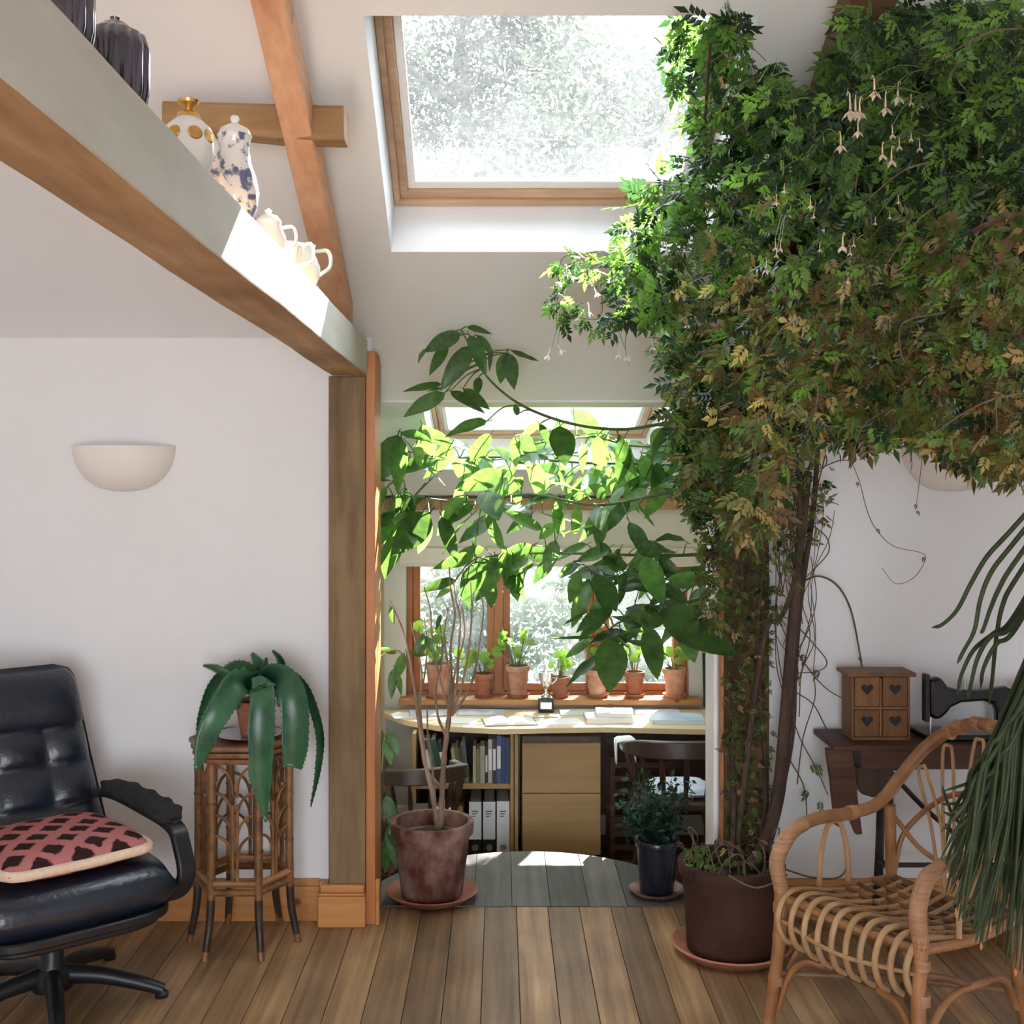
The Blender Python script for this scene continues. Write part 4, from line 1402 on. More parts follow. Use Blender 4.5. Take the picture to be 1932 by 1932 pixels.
# bow-backed wooden armchairs
def bow_chair(loc, rz, label, sc=1.0):
    t = thing('bow_chair', label, 'chair', loc, rz, group='bow-backed chairs at the desk')
    seat = [(.215 * math.copysign(abs(math.cos(a)) ** .75, math.cos(a)), .205 * math.copysign(abs(math.sin(a)) ** .75, math.sin(a))) for a in np.linspace(0, 2 * PI, 36, endpoint=False)]
    MB().prism(seat, .425, .460).build('seat', 'dark_stain', t, bevel=.010)
    bow = catmull([(.235, -.13, .665), (.242, -.03, .668), (.225, .09, .672), (.15, .19, .678), (0, .232, .682), (-.15, .19, .678), (-.225, .09, .672), (-.242, -.03, .668), (-.235, -.13, .665)], 7)
    vs, fs = [], []
    m = len(bow)
    for i, p in enumerate(bow):
        tt = (bow[min(i + 1, m - 1)] - bow[max(i - 1, 0)]).normalized()
        s = Vector((tt.y, -tt.x, 0)).normalized()
        q = abs(2 * i / (m - 1) - 1)
        hh = .022 + .036 * max(0, 1 - (q / .62) ** 4)
        wd = .026
        vs += [p + s * wd + Vector((0, 0, -.018)), p - s * wd + Vector((0, 0, -.018)), p - s * wd * .8 + Vector((0, 0, hh)), p + s * wd * .8 + Vector((0, 0, hh))]
    for i in range(m - 1):
        for k in range(4):
            fs.append((i * 4 + k, i * 4 + (k + 1) % 4, (i + 1) * 4 + (k + 1) % 4, (i + 1) * 4 + k))
    fs += [(0, 1, 2, 3), tuple(len(vs) - 4 + k for k in (3, 2, 1, 0))]
    MB().add(vs, fs).build('bow_rail', 'dark_stain', t, smooth=True, bevel=.006, weld=True)
    for k in range(11):
        f = (k + .6) / 11.2
        p = bow[int(f * (m - 1))]
        b_ = Vector((p.x * .80, p.y * .80, .455))
        MB().tube(catmull([b_, b_.lerp(p, .3), b_.lerp(p, .5), b_.lerp(p, .7), p + Vector((0, 0, -.01))], 3), [.009, .011, .014, .011, .008], 8).build('spindle', 'dark_stain', t, smooth=True)
    for sx in (-1, 1):
        for sy in (-1, 1):
            a, b_ = Vector((sx * .13, sy * .12, .43)), Vector((sx * .19, sy * .18, 0))
            MB().tube([a.lerp(b_, q) for q in np.linspace(0, 1, 9)], [.013, .016, .021, .016, .021, .019, .015, .018, .013], 10).build('leg', 'dark_stain', t, smooth=True)
        MB().tube([(sx * .165, -.155, .17), (sx * .165, 0, .17), (sx * .165, .155, .17)], [.009, .014, .009], 8).build('stretcher', 'dark_stain', t, smooth=True)
    MB().tube([(-.165, 0, .17), (0, 0, .17), (.165, 0, .17)], [.009, .014, .009], 8).build('stretcher', 'dark_stain', t, smooth=True)
    return t


bow_chair((.815, 5.33, ZB), PI, 'dark bow-backed chair with a pale seat pad, white cloth on its rail')
bc = bow_chair((-.366, 5.17, ZB), PI * 1.12, 'dark bow-backed chair behind the big terracotta pot of bare stems')
bc.matrix_basis = bc.matrix_basis @ Matrix.Diagonal((.84, .84, .88, 1))
sp_ = thing('seat_pad', 'pale blue and white pad on the bow-backed chair seat', 'cushion', (.815, 5.33, ZB + .4625))
MB().pillow(.27, .27, .05, (0, -.01, .022), n=12, p=5).build('pad', 'seat_pad', sp_, smooth='all', weld=True)
MB().tube([(.134 * math.copysign(abs(math.cos(a)) ** .35, math.cos(a)), .134 * math.copysign(abs(math.sin(a)) ** .35, math.sin(a)) - .01, .022) for a in np.linspace(0, 2 * PI, 40, endpoint=False)], .005, 6, closed=True).build('piping', 'cloth_white', sp_, smooth='all')
# white cloth over the rail end
cl = MB()
cp = Vector((.574, 5.375, ZB + .663))
vs, fs = [], []
NA, NBk = 9, 15
for j in range(NBk):
    s_ = -1 + 2 * j / (NBk - 1)
    for i in range(NA):
        a = -1 + 2 * i / (NA - 1)
        drop = max(0, abs(s_) - .38) * .17
        vs.append(cp + Vector((math.copysign(min(abs(s_), .38) / .38 * .042, s_) + .003 * math.sin(a * 5 + s_ * 2), a * .045 * (1 - .2 * abs(s_)) + .006 * math.sin(s_ * 7), .028 - drop + .004 * math.sin(a * 7))))
for j in range(NBk - 1):
    for i in range(NA - 1):
        fs.append((j * NA + i, j * NA + i + 1, (j + 1) * NA + i + 1, (j + 1) * NA + i))
cl.add(vs, fs)
co = cl.build('draped_cloth', 'cloth_white', smooth='all')
so = co.modifiers.new('solid', 'SOLIDIFY')
so.thickness = .004
tag(co, 'small white cloth draped over the bow-backed chair rail', 'cloth')

# geraniums along the sill
gm = bpy.data.meshes.new('round_leaf')
vs, fs = [(0, 0, -.10)], []
for k in range(14):
    a = 2 * PI * k / 14
    r_ = 1 + .07 * math.cos(7 * a)
    if k == 0:
        r_ = .45
    vs.append((math.cos(a) * r_, math.sin(a) * r_, .06 * math.sin(3 * a) + .05))
fs = [(0, k, k % 14 + 1) for k in range(1, 15)]
gm.from_pydata(vs, [], fs)
gm.materials.append(mat('leaf_geranium'))
gm.polygons.foreach_set('use_smooth', [True] * len(gm.polygons))
GP = [(828, .160, .170, 12, .20, 'terracotta_pale', 'geranium in the biggest terracotta pot, behind the bare stems'),
      (912, .116, .118, 8, .10, 'terracotta', 'geranium in a small reddish pot beside the first mullion'),
      (977, .140, .160, 13, .19, 'terracotta_pale', 'geranium in a tall pale weathered pot beside the trophy cup'),
      (1056, .114, .100, 9, .11, 'terracotta', 'small geranium in a squat orange pot on the trophy cup side'),
      (1127, .136, .138, 12, .20, 'terracotta_pale', 'geranium with a yellow bloom in a pot by the second mullion'),
      (1197, .122, .128, 10, .20, 'terracotta', 'leggy geranium in a red pot with a bright saucer'),
      (1273, .142, .145, 9, .10, 'terracotta_pale', 'low geranium in a pot on a pale saucer at the window jamb')]
r = np.random.default_rng(5)
for i, (px, dia, h, nl, ph, m, label) in enumerate(GP):
    X = (px - VPX) / FPX * 6.175
    t = thing('potted_geranium', label, 'potted plant', (X, 6.175, WZ0 + .0255), group='geraniums on the window sill')
    R1 = dia / 2 - .006
    MB().lathe([(0, 0), (R1 * .86, 0), (R1 * .98, .018), (R1 * .92, .018), (R1 * .82, .006), (0, .006)], n=28).build('saucer', 'terracotta' if i != 6 else 'terracotta_pale', t, smooth=True)
    pf = [(a, b + .0065) for a, b in pot_profile(R1 * .70, R1 * .93, h, .032, .006, .004)]
    MB().lathe(pf, n=28).build('pot', m, t, smooth=True)
    MB().lathe([(0, h * .80), (R1 * .80, h * .80), (R1 * .4, h * .83), (0, h * .84)], n=18).build('soil', 'soil', t, smooth=True)
    for k in range(nl):
        a = r.random() * 2 * PI
        rr = .02 + .085 * r.random() * (ph / .15) ** .5
        tip = Vector((rr * math.cos(a), rr * math.sin(a) * .55 - .02, h + .02 + ph * (.15 + .85 * r.random())))
        tip.y = min(tip.y, .075)
        st = MB().tube(catmull([(tip.x * .15, tip.y * .15, h * .80), (tip.x * .5, tip.y * .5, (h * .8 + tip.z) / 2 + .01), tip], 4), [.0028, .0016], 5).build('stem', 'stem_green', t, smooth=True)
        rad = .020 + .016 * r.random()
        z = Vector((r.normal() * .5, -.8 + r.normal() * .4, .7)).normalized()
        obj_from(gm, 'leaf', t, Matrix.Translation(tip) @ z.to_track_quat('Z', 'Y').to_matrix().to_4x4() @ Matrix.Diagonal((rad, rad, rad, 1)))
    if i == 4:
        MB().lathe([(0, -.012), (.014, -.006), (.016, .004), (.008, .012), (0, .013)], (.02, -.03, h + ph + .04), n=10).build('flower', 'magazine_buff', t, smooth=True)
        MB().tube([(0, 0, h * .8), (.02, -.03, h + ph + .03)], .002, 5).build('stem', 'stem_green', t, smooth=True)

# trophy cup
tc_ = thing('trophy_cup', 'small silver two-handled trophy cup on a black base with a plate', 'trophy', (.232, 6.02, DZ + .0005))
MB().box((0, 0, .0375), (.078, .07, .075)).build('base', 'black_lacquer', tc_, bevel=.004)
MB().box((0, -.0362, .037), (.056, .0015, .034)).build('name_plate', 'silver', tc_)
MB().lathe([(0, .075), (.026, .075), (.024, .082), (.009, .092), (.007, .115), (.013, .124), (.026, .140), (.034, .165), (.036, .20), (.039, .205), (.036, .206), (.031, .165), (0, .145)], n=28).build('cup', 'silver', tc_, smooth=True)
for s_ in (-1, 1):
    MB().tube(catmull([(s_ * .034, 0, .190), (s_ * .052, 0, .197), (s_ * .056, 0, .172), (s_ * .044, 0, .152), (s_ * .027, 0, .145)], 6), .003, 7).build('handle', 'silver', tc_, smooth=True)


# books and papers on the desk
def flat_book(name, label, cat, c, s, rz, cover, z=0.0, group='reading matter on the desk'):
    t = thing(name, label, cat, (c[0], c[1], DZ + .0006 + z), rz, group)
    hx, hy, hz = s[0] / 2, s[1] / 2, s[2]
    MB().span(-hx + .004, hx - .004, -hy + .003, hy - .003, .002, hz - .002).build('pages', 'paper', t)
    MB().span(-hx, hx, -hy, hy, 0, .0018).span(-hx, hx, -hy, hy, hz - .0018, hz).span(-hx, -hx + .002, -hy, hy, 0, hz).build('cover', cover, t)
    return t


flat_book('book', 'thick grey book lying under a green one on the desk', 'book', (.535, 5.80), (.235, .165, .026), .04, 'magazine_grey')
flat_book('book', 'thinner pale green book lying on the grey one', 'book', (.565, 5.815), (.185, .15, .020), -.06, 'magazine_green', .0266)
flat_book('book', 'light blue hardback lying flat by the jasmine post side of the desk', 'book', (.875, 5.795), (.255, .20, .020), -.05, 'magazine_blue')
flat_book('magazine', 'grey magazine lying beside the big geranium pot', 'magazine', (-.362, 5.965), (.21, .15, .006), .12, 'magazine_grey', .0013)
flat_book('magazine', 'bluish magazine lying in front of the first mullion', 'magazine', (-.10, 5.985), (.24, .15, .005), -.05, 'magazine_grey')
flat_book('magazine', 'pale green magazine behind the stacked books', 'magazine', (.43, 5.99), (.26, .15, .006), .03, 'magazine_green')
flat_book('magazine', 'white magazine behind the light blue hardback', 'magazine', (.80, 6.0), (.24, .14, .005), -.04, 'binder_white')
flat_book('envelope', 'long buff envelope in front of the trophy cup', 'envelope', (.205, 5.90), (.17, .07, .004), .03, 'magazine_buff')
for i, (x, y, a, label) in enumerate([(-.46, 5.93, .3, 'loose white sheet at the rounded desk end'), (-.212, 5.80, -.15, 'loose white sheet beside the open book'),
                                      (1.118, 5.75, .1, 'loose white sheet beside the light blue hardback'), (.305, 5.77, .22, 'loose white sheet between open book and grey book')]):
    o = MB().box((0, 0, .0006), (.19, .135, .0010)).build('paper_sheet', 'paper')
    o.matrix_basis = Matrix.Translation((x, y, DZ + .0006)) @ Matrix.Rotation(a, 4, 'Z')
    tag(o, label, 'paper', 'loose papers on the desk')
ob = thing('open_book', 'open book with curling pages on the desk', 'book', (.042, 5.755, DZ + .0006), .12)
for s_, nm in ((-1, 'page_block'), (1, 'page_block')):
    vs, fs = [], []
    for i in range(11):
        u = i / 10
        z = .018 * math.sin(PI * min(1, u * 1.15)) ** .8 * (1 - u * .7) + .004
        for y in (-.085, .085):
            vs += [(s_ * u * .125, y, z), (s_ * u * .125, y, .0022)]
    for i in range(10):
        a = i * 4
        fs += [(a, a + 4, a + 6, a + 2), (a + 1, a + 3, a + 7, a + 5), (a, a + 1, a + 5, a + 4), (a + 2, a + 6, a + 7, a + 3)]
    fs += [(40, 42, 43, 41), (0, 2, 3, 1)]
    MB().add(vs, fs).build(nm, 'paper', ob, smooth=True)
MB().box((0, 0, .001), (.262, .178, .002)).build('cover', COVERS[1], ob)
pf = thing('picture_frame', 'small black framed picture leaning on the bay wall', 'picture', (1.165, 6.13, DZ + .001))
Rf = Matrix.Rotation(math.radians(-8), 4, 'X')
pf.matrix_basis = Matrix.Translation((1.165, 6.125, DZ + .001)) @ Rf
for b in ((-.10, -.086, .0, .285), (.086, .10, .0, .285), (-.086, .086, 0, .014), (-.086, .086, .271, .285)):
    MB().span(b[0], b[1], -.008, .008, b[2], b[3]).build('frame_bar', 'black_lacquer', pf)
MB().span(-.086, .086, 0, .004, .014, .271).build('mount', 'paper', pf)
MB().span(-.055, .055, -.001, 0, .055, .23).build('print', 'picture_print', pf)

# ------------------------------------------------------------------ big terracotta pot with bare stems
tp = thing('potted_shrub', 'weathered terracotta pot of tall bare branching stems with few leaves', 'potted plant', (-.266, 4.50, .005))
MB().lathe([(0, 0), (.140, 0), (.172, .026), (.178, .030), (.172, .033), (.145, .010), (0, .010)], n=44).build('saucer', 'terracotta', tp, smooth=True)
MB().lathe([(a, b + .0105) for a, b in pot_profile(.118, .152, .285, .050, .014, .007)], n=48).build('pot', 'terracotta_old', tp, smooth=True)
MB().lathe([(0, .232), (.132, .232), (.07, .245), (0, .25)], n=24).build('soil', 'soil', tp, smooth=True)
YP = 4.50
ST = [([(830, 1566), (834, 1500), (838, 1430), (845, 1370), (850, 1330)], .0125, .009, 0),
      ([(826, 1562), (814, 1490), (800, 1430), (790, 1360), (782, 1300), (772, 1240), (760, 1190), (735, 1130)], .0105, .0025, -.03),
      ([(850, 1345), (838, 1310), (825, 1260), (815, 1200), (812, 1150), (800, 1108)], .0065, .0025, .04),
      ([(850, 1340), (852, 1280), (850, 1220), (858, 1160), (850, 1110), (848, 1070)], .0065, .0025, -.02),
      ([(850, 1345), (862, 1290), (865, 1230), (868, 1170), (860, 1130), (855, 1095)], .006, .0025, .05),
      ([(852, 1350), (880, 1310), (895, 1270), (905, 1210), (912, 1150), (903, 1112)], .006, .002, -.05),
      ([(850, 1345), (870, 1300), (885, 1220), (890, 1150), (888, 1098)], .006, .002, .02),
      ([(848, 1345), (845, 1260), (838, 1200), (846, 1145)], .0055, .002, -.06),
      ([(848, 1352), (858, 1270), (876, 1200), (872, 1140)], .0055, .002, .07),
      ([(802, 1432), (792, 1330), (796, 1270), (786, 1220), (775, 1175)], .006, .002, .02),
      ([(784, 1312), (770, 1250), (745, 1226), (712, 1242)], .005, .002, -.04),
      ([(836, 1488), (815, 1466), (806, 1452)], .006, .005, .0),
      ([(842, 1390), (826, 1350), (822, 1300), (835, 1240), (830, 1175)], .006, .002, .05),
      ([(786, 1330), (800, 1280), (806, 1215), (800, 1165)], .0045, .002, .03),
      ([(828, 1566), (822, 1530), (818, 1470), (808, 1400), (806, 1340)], .006, .003, .02)]
for pts, r0, r1, dy in ST:
    n_ = len(pts)
    c = catmull([at(p[0], p[1], YP + dy * (k / (n_ - 1)) * (1 if pts[0][1] < 1540 else 1)) for k, p in enumerate(pts)], 5)
    rad = [float(np.interp(k / (len(c) - 1), [0, 1], [r0, r1])) * (1 + .12 * math.sin(k * 2.1)) for k in range(len(c))]
    MB().tube(c, rad, 7).build('stem', 'stem_grey', tp, smooth=True, world=True)
LM = [leaf_mesh('broad_leaf', 'leaf_big', .36, .16, .14, wave=.012), leaf_mesh('broad_leaf', 'leaf_big', .31, .30, .20, wave=.016), leaf_mesh('broad_leaf', 'leaf_big', .40, .08, .10, wave=.01), leaf_mesh('broad_leaf', 'leaf_big', .33, -.12, .16, wave=.014)]


def put_leaf(parent, b, e, Y, wscale=1.0, mesh=0, face=(0, -1, .35), dy=-.03, me=None, name='leaf'):
    B, T = at(b[0], b[1], Y), at(e[0], e[1], Y + dy)
    M = aim(B, T, Vector(face), wscale=wscale)
    return obj_from(me or LM[mesh % 4], name, parent, parent.matrix_basis.inverted() @ M)


for b, e, ws in [((763, 1232), (745, 1288), 1.1), ((748, 1232), (716, 1222), .9), ((775, 1228), (806, 1238), 1.2), ((800, 1196), (788, 1240), 1.4), ((805, 1200), (822, 1236), 1.2),
                 ((742, 1262), (738, 1318), .8), ((750, 1270), (757, 1312), .7), ((735, 1142), (744, 1180), .8), ((716, 1242), (708, 1286), .8), ((832, 1160), (822, 1188), .8)]:
    put_leaf(tp, b, e, YP - .02, ws, mesh=int(b[0]))
MB()

# dark foliage plant tucked behind the post
dp_ = thing('dark_foliage_plant', 'dark green broad-leaved plant tucked behind the oak post', 'potted plant', (-.506, 4.87, ZB))
MB().lathe(pot_profile(.075, .10, .20, .035, .010, .006), n=28).build('pot', 'terracotta_dark', dp_, smooth=True)
MB().lathe([(0, .16), (.09, .16), (0, .17)], n=18).build('soil', 'soil', dp_, smooth=True)
for k, (e, f, ws) in enumerate([((752, 1425), (732, 1380), 1.3), ((706, 1420), (722, 1378), 1.2), ((745, 1565), (728, 1500), 1), ((748, 1640), (735, 1552), .9), ((708, 1560), (722, 1520), 1), ((725, 1650), (728, 1580), 1.1), ((738, 1445), (728, 1392), .9), ((755, 1610), (730, 1560), .9)]):
    B = at(f[0], f[1], 4.72)
    MB().tube(catmull([(-.506, 4.87, ZB + .165), ((-.506 + B.x) / 2 - .01, 4.82, (B.z + ZB + .165) / 2 + .03), B], 5), [.004, .0025], 5).build('stem', 'stem_green', dp_, smooth=True, world=True)
    put_leaf(dp_, f, e, 4.72, ws, mesh=k, dy=-.03)

# small dark shrub in a navy pot on the landing
ns = thing('potted_myrtle', 'small bushy dark shrub in a glazed navy pot on the landing', 'potted plant', (.607, 4.54, .005))
MB().lathe([(0, 0), (.085, 0), (.105, .016), (.108, .020), (.102, .020), (.085, .008), (0, .008)], n=36).build('saucer', 'terracotta_old', ns, smooth=True)
MB().lathe([(a, b + .0085) for a, b in pot_profile(.066, .080, .205, .03, .010, .004)], n=40).build('pot', 'glazed_navy', ns, smooth=True)
MB().lathe([(0, .17), (.068, .17), (0, .18)], n=18).build('soil', 'soil', ns, smooth=True)
r = np.random.default_rng(31)
pts = []
for k in range(26):
    a = r.random() * 2 * PI
    rr = .15 * r.random() ** .5
    e = Vector((.607 + rr * math.cos(a), 4.54 + rr * math.sin(a) * .8, .24 + .21 * r.random()))
    c = catmull([(.607, 4.54, .185), (.607 + rr * .4 * math.cos(a), 4.54, .25), e], 5)
    MB().tube(c, [.0035, .0015], 5).build('stem', 'twig', ns, smooth=True, world=True)
    pts += c[3:] * 2
C = np.array([tuple(p) for p in pts])
pos = C[r.integers(0, len(C), 1500)] + r.normal(size=(1500, 3)) * .018
make('leaf_myrtle', (0.010, 0.035, 0.026), (0.022, 0.06, 0.036), scale=(20, 20, 20), rough=0.45, trans=0.25, trans_col=(1.5, 2, 1.2), attr='tint')
scatter_leaves('foliage', 'leaf_myrtle', pos, .030, ns, lambda P, q: .6 + .9 * q.random((len(P), 1)) * np.ones((1, 3)), asp=.5, seed=3)

# ------------------------------------------------------------------ the broad-leaved tree that spreads through the bay
av = thing('broad_leaved_tree', 'large broad-leaved indoor tree spreading its branches across the bay', 'indoor tree', (1.02, 5.0, ZB))
MB().lathe(pot_profile(.125, .16, .30, .05, .012, .010), n=40).build('pot', 'terracotta_dark', av, smooth=True)
MB().lathe([(0, .24), (.145, .24), (0, .25)], n=24).build('soil', 'soil', av, smooth=True)
MB().tube(catmull([(1.02, 5.0, ZB + .235), (1.03, 5.0, .3), (1.01, 4.99, .8), (1.02, 5.0, 1.2), (1.01, 4.98, 1.68)], 6), [.026, .022, .018, .013, .008], 10).build('trunk', 'stem_grey', av, smooth=True, world=True)
BR = [[(1391, 876, 4.98), (1352, 816, 4.72), (1290, 795, 4.58), (1180, 810, 4.48), (1080, 800, 4.40), (985, 765, 4.30), (920, 712, 4.20), (888, 655, 4.10), (870, 622, 4.06)],
      [(1392, 905, 5.0), (1250, 900, 5.0), (1100, 890, 4.9), (950, 880, 4.88), (840, 868, 4.82), (760, 850, 4.78)],
      [(1390, 965, 5.0), (1280, 960, 4.9), (1130, 955, 4.8), (1000, 945, 4.8), (880, 935, 4.76), (780, 925, 4.70), (738, 940, 4.66)],
      [(1390, 1040, 5.0), (1270, 1030, 4.82), (1120, 1035, 4.72), (1000, 1045, 4.74), (900, 1052, 4.76)],
      [(1390, 1085, 5.0), (1300, 1080, 4.78), (1200, 1072, 4.64), (1120, 1080, 4.58)],
      [(1390, 1140, 5.0), (1320, 1140, 4.74), (1240, 1150, 4.60), (1175, 1172, 4.55), (1140, 1195, 4.55)],
      [(1388, 860, 5.0), (1280, 868, 5.1), (1150, 866, 5.15), (1020, 862, 5.15), (900, 872, 5.1)],
      [(1388, 820, 5.0), (1300, 830, 4.9), (1200, 838, 4.85), (1100, 842, 4.8), (1010, 838, 4.8)]]
RB = []
rw = np.random.default_rng(8)
for i, b in enumerate(BR):
    pts = [at(p[0], p[1] + (0 if k in (0, len(b) - 1) or i == 0 else rw.normal() * 13), p[2]) for k, p in enumerate(b)]
    c = catmull(pts, 7)
    RB.append(c)
    MB().tube(c, [.0085, .0065, .0045, .0025], 7).build('branch', 'stem_green', av, smooth=True, world=True)


def z5(x, y):
    return (680 + x / 2.683, 580 + y / 2.683)


EX = [  # leaves read off the photograph: stalk end, tip, width factor, depth, mesh
    ((505, 130), (322, 218), 1.1, 4.06, 2), ((440, 185), (350, 332), .9, 4.07, 0), ((540, 98), (645, 118), .8, 4.06, 1), ((560, 195), (412, 412), 1.05, 4.04, 0),
    ((552, 140), (640, 312), 1.15, 4.05, 1), ((590, 140), (672, 235), .9, 4.08, 0), ((655, 205), (665, 292), .6, 4.08, 1), ((738, 230), (706, 382), 1.2, 4.12, 2), ((748, 232), (775, 398), 1.1, 4.13, 0),
    ((757, 215), (902, 284), .6, 4.12, 3), ((412, 388), (230, 412), .55, 4.12, 0), ((420, 408), (338, 420), .5, 4.12, 0), ((428, 432), (222, 542), .85, 4.11, 2), ((600, 352), (585, 445), 1.5, 4.2, 0),
    ((455, 425), (605, 498), .8, 4.14, 1), ((518, 412), (658, 512), .9, 4.13, 2), ((335, 208), (288, 258), .5, 4.07, 0),
    ((190, 645), (105, 880), 1.4, 4.66, 2), ((205, 660), (180, 920), .9, 4.64, 0), ((290, 680), (300, 820), 1.3, 4.7, 1), ((205, 632), (350, 655), .8, 4.75, 0), ((300, 628), (475, 690), 1.0, 4.8, 2),
    ((350, 1040), (160, 1250), 1.25, 4.60, 2), ((280, 1080), (90, 1040), 1.2, 4.66, 0), ((190, 1150), (110, 1350), 1.3, 4.62, 0), ((350, 1080), (300, 1262), 1.1, 4.68, 1), ((410, 1060), (480, 1252), 1.0, 4.72, 1), ((150, 1020), (85, 1240), 1.2, 4.7, 3),
    ((720, 835), (512, 915), 1.1, 4.74, 0), ((660, 640), (548, 780), 1.1, 4.66, 2), ((640, 575), (460, 605), .9, 4.5, 1), ((780, 650), (795, 815), 1.1, 4.62, 0), ((800, 660), (880, 720), 1.1, 4.66, 2), ((905, 590), (975, 700), 1.1, 4.55, 1),
    ((1010, 600), (1040, 790), 1.3, 4.52, 2), ((1200, 650), (1215, 830), 1.2, 4.55, 0), ((1330, 670), (1340, 855), 1.2, 4.62, 1), ((1530, 610), (1470, 720), 1.5, 4.66, 2), ((1590, 600), (1640, 700), .8, 4.7, 1),
    ((790, 545), (790, 480), 1.3, 4.44, 0), ((560, 880), (470, 790), 1.0, 4.9, 0), ((900, 790), (1045, 840), 1.1, 5.0, 2), ((740, 860), (690, 985), 1.0, 4.8, 1), ((830, 860), (715, 960), 1.1, 4.76, 3),
    ((630, 930), (700, 1065), 1.6, 4.72, 2), ((1100, 1000), (1085, 1170), 1.1, 4.66, 1), ((1200, 1010), (1215, 1110), 1.4, 4.7, 0), ((980, 1090), (905, 1180), 1.3, 4.66, 2), ((1240, 960), (1180, 900), 1.2, 4.8, 0),
    ((700, 1280), (560, 1310), 1.1, 4.72, 3), ((575, 1255), (385, 1312), .8, 4.71, 0), ((660, 1370), (655, 1528), 1.35, 4.71, 0), ((545, 1400), (545, 1500), .9, 4.73, 1), ((720, 1370), (825, 1455), 1.0, 4.71, 2), ((480, 1380), (330, 1415), .9, 4.73, 1), ((470, 1400), (380, 1475), .9, 4.73, 0), ((760, 1330), (770, 1470), .8, 4.74, 3),
    ((1110, 1340), (1050, 1500), 1.2, 4.52, 0), ((1190, 1350), (1300, 1530), 1.35, 4.50, 2), ((1080, 1290), (1000, 1355), 1.1, 4.54, 1), ((1230, 1530), (1100, 1625), .9, 4.50, 0), ((1160, 1530), (1015, 1612), .35, 4.5, 1),
    ((1360, 1545), (1500, 1590), 1.0, 4.48, 2), ((1450, 1610), (1520, 1890), 1.15, 4.48, 0), ((1275, 1675), (1262, 1945), 1.55, 4.46, 2), ((1160, 1685), (1035, 1770), .9, 4.5, 0), ((1180, 1670), (980, 1672), .22, 4.5, 1), ((1290, 1665), (1370, 1725), .5, 4.48, 1),
    ((1640, 1600), (1690, 1790), 1.5, 4.42, 0), ((1430, 1260), (1540, 1500), 1.3, 4.46, 2), ((1550, 1380), (1745, 1345), .75, 4.42, 3), ((1500, 1210), (1500, 1285), 1.2, 4.5, 0), ((1420, 1190), (1560, 1230), .9, 4.55, 2), ((1310, 1430), (1440, 1400), 1.0, 4.55, 1), ((1700, 1400), (1560, 1390), 1.0, 4.5, 0)]
for k, (b, e, ws, Y, m) in enumerate(EX):
    f = Vector((.35 * math.sin(k * 2.3), -1, .35 + .25 * math.sin(k * 1.7)))
    put_leaf(av, z5(*b), z5(*e), Y, ws, m, f, dy=-.05 + .08 * math.sin(k * 3.1))
twg = MB()


def stalk(B):
    """leaf stalk from a leaf base to the nearest point of a branch"""
    q = min((pt for c in RB for pt in c), key=lambda pt: (pt - B).length)
    if (q - B).length > .01:
        twg.tube(catmull([q, q.lerp(B, .5) + Vector((0, 0, .25 * (q - B).length * .4)), B], 4), [.0032, .0018], 5)


for b, e, ws, Y, m in EX:
    stalk(at(*z5(*b), Y))
# the long leaf that reaches out of the bay in front of the overgrown post
put_leaf(av, z5(1520, 1530), z5(1910, 1750), 4.20, 1.15, 2, (.1, -1, .35), dy=-.13)
stalk(at(*z5(1520, 1530), 4.20))
r = np.random.default_rng(77)
npl = [4, 38, 44, 30, 22, 18, 36, 28]
for bi, c in enumerate(RB):
    m = len(c)
    for k in range(npl[bi]):
        f = (.16 + .84 * (k + r.random()) / npl[bi]) if bi else (.1 + .4 * k / 4)
        p = c[min(m - 1, int(f * (m - 1)))]
        L = .125 + .095 * r.random()
        d = Vector((-.55 + .75 * r.normal(), .45 * r.normal(), -.45 + .50 * r.normal())).normalized()
        base = p + d * L * .16 + Vector((.03 * r.normal(), .03 * r.normal(), .045 * r.normal())) * (1 if bi else .2)
        twg.tube([p, p.lerp(base, .5) + Vector((0, 0, .008)), base], [.0028, .0018], 5)
        face = Vector((.5 * r.normal(), -.6 + .4 * r.normal(), .9))
        tip = base + d * L
        if tip.z > (1.913 - .254 * (tip.y - 4.65) if tip.y > 4.65 else 4.703 - .6 * tip.y) - .03 or tip.x < -.58 or (tip.y < 4.45 and tip.x > .76):
            d.z = -abs(d.z) - .3
            d.x = abs(d.x) * .3
            d.normalize()
            tip = base + d * L
        M = aim(base, tip, face, wscale=.85 + .35 * r.random())
        obj_from(LM[int(r.integers(0, 4))], 'leaf', av, av.matrix_basis.inverted() @ M)
twg.build('leaf_stalks', 'stem_green', av, smooth=True, world=True)['kind'] = 'stuff'

# ================================================================== right side: jasmine
PCX, PCY = .787, 3.985
jp = thing('jasmine_vine', 'huge jasmine climber in a wide dark pot, smothering post and tie beam', 'climbing plant', (PCX, PCY, 0))
MB().lathe([(0, 0), (.165, 0), (.196, .030), (.203, .034), (.196, .038), (.168, .012), (0, .012)], n=48).build('saucer', 'terracotta', jp, smooth=True)
MB().lathe([(a, b + .0125) for a, b in pot_profile(.150, .168, .300, .045, .014, .010)], n=52).build('pot', 'terracotta_dark', jp, smooth=True)
MB().lathe([(0, .252), (.152, .252), (.08, .268), (0, .272)], n=24).build('soil', 'soil', jp, smooth=True)


def pstem(pts, r0, r1, name='stem', m='vine_bark', n=7, sub=6, parent=jp):
    c = catmull([at(*p) for p in pts], sub)
    rad = [r0 + (r1 - r0) * k / (len(c) - 1) for k in range(len(c))]
    return MB().tube(c, rad, n).build(name, m, parent, smooth=True, world=True)


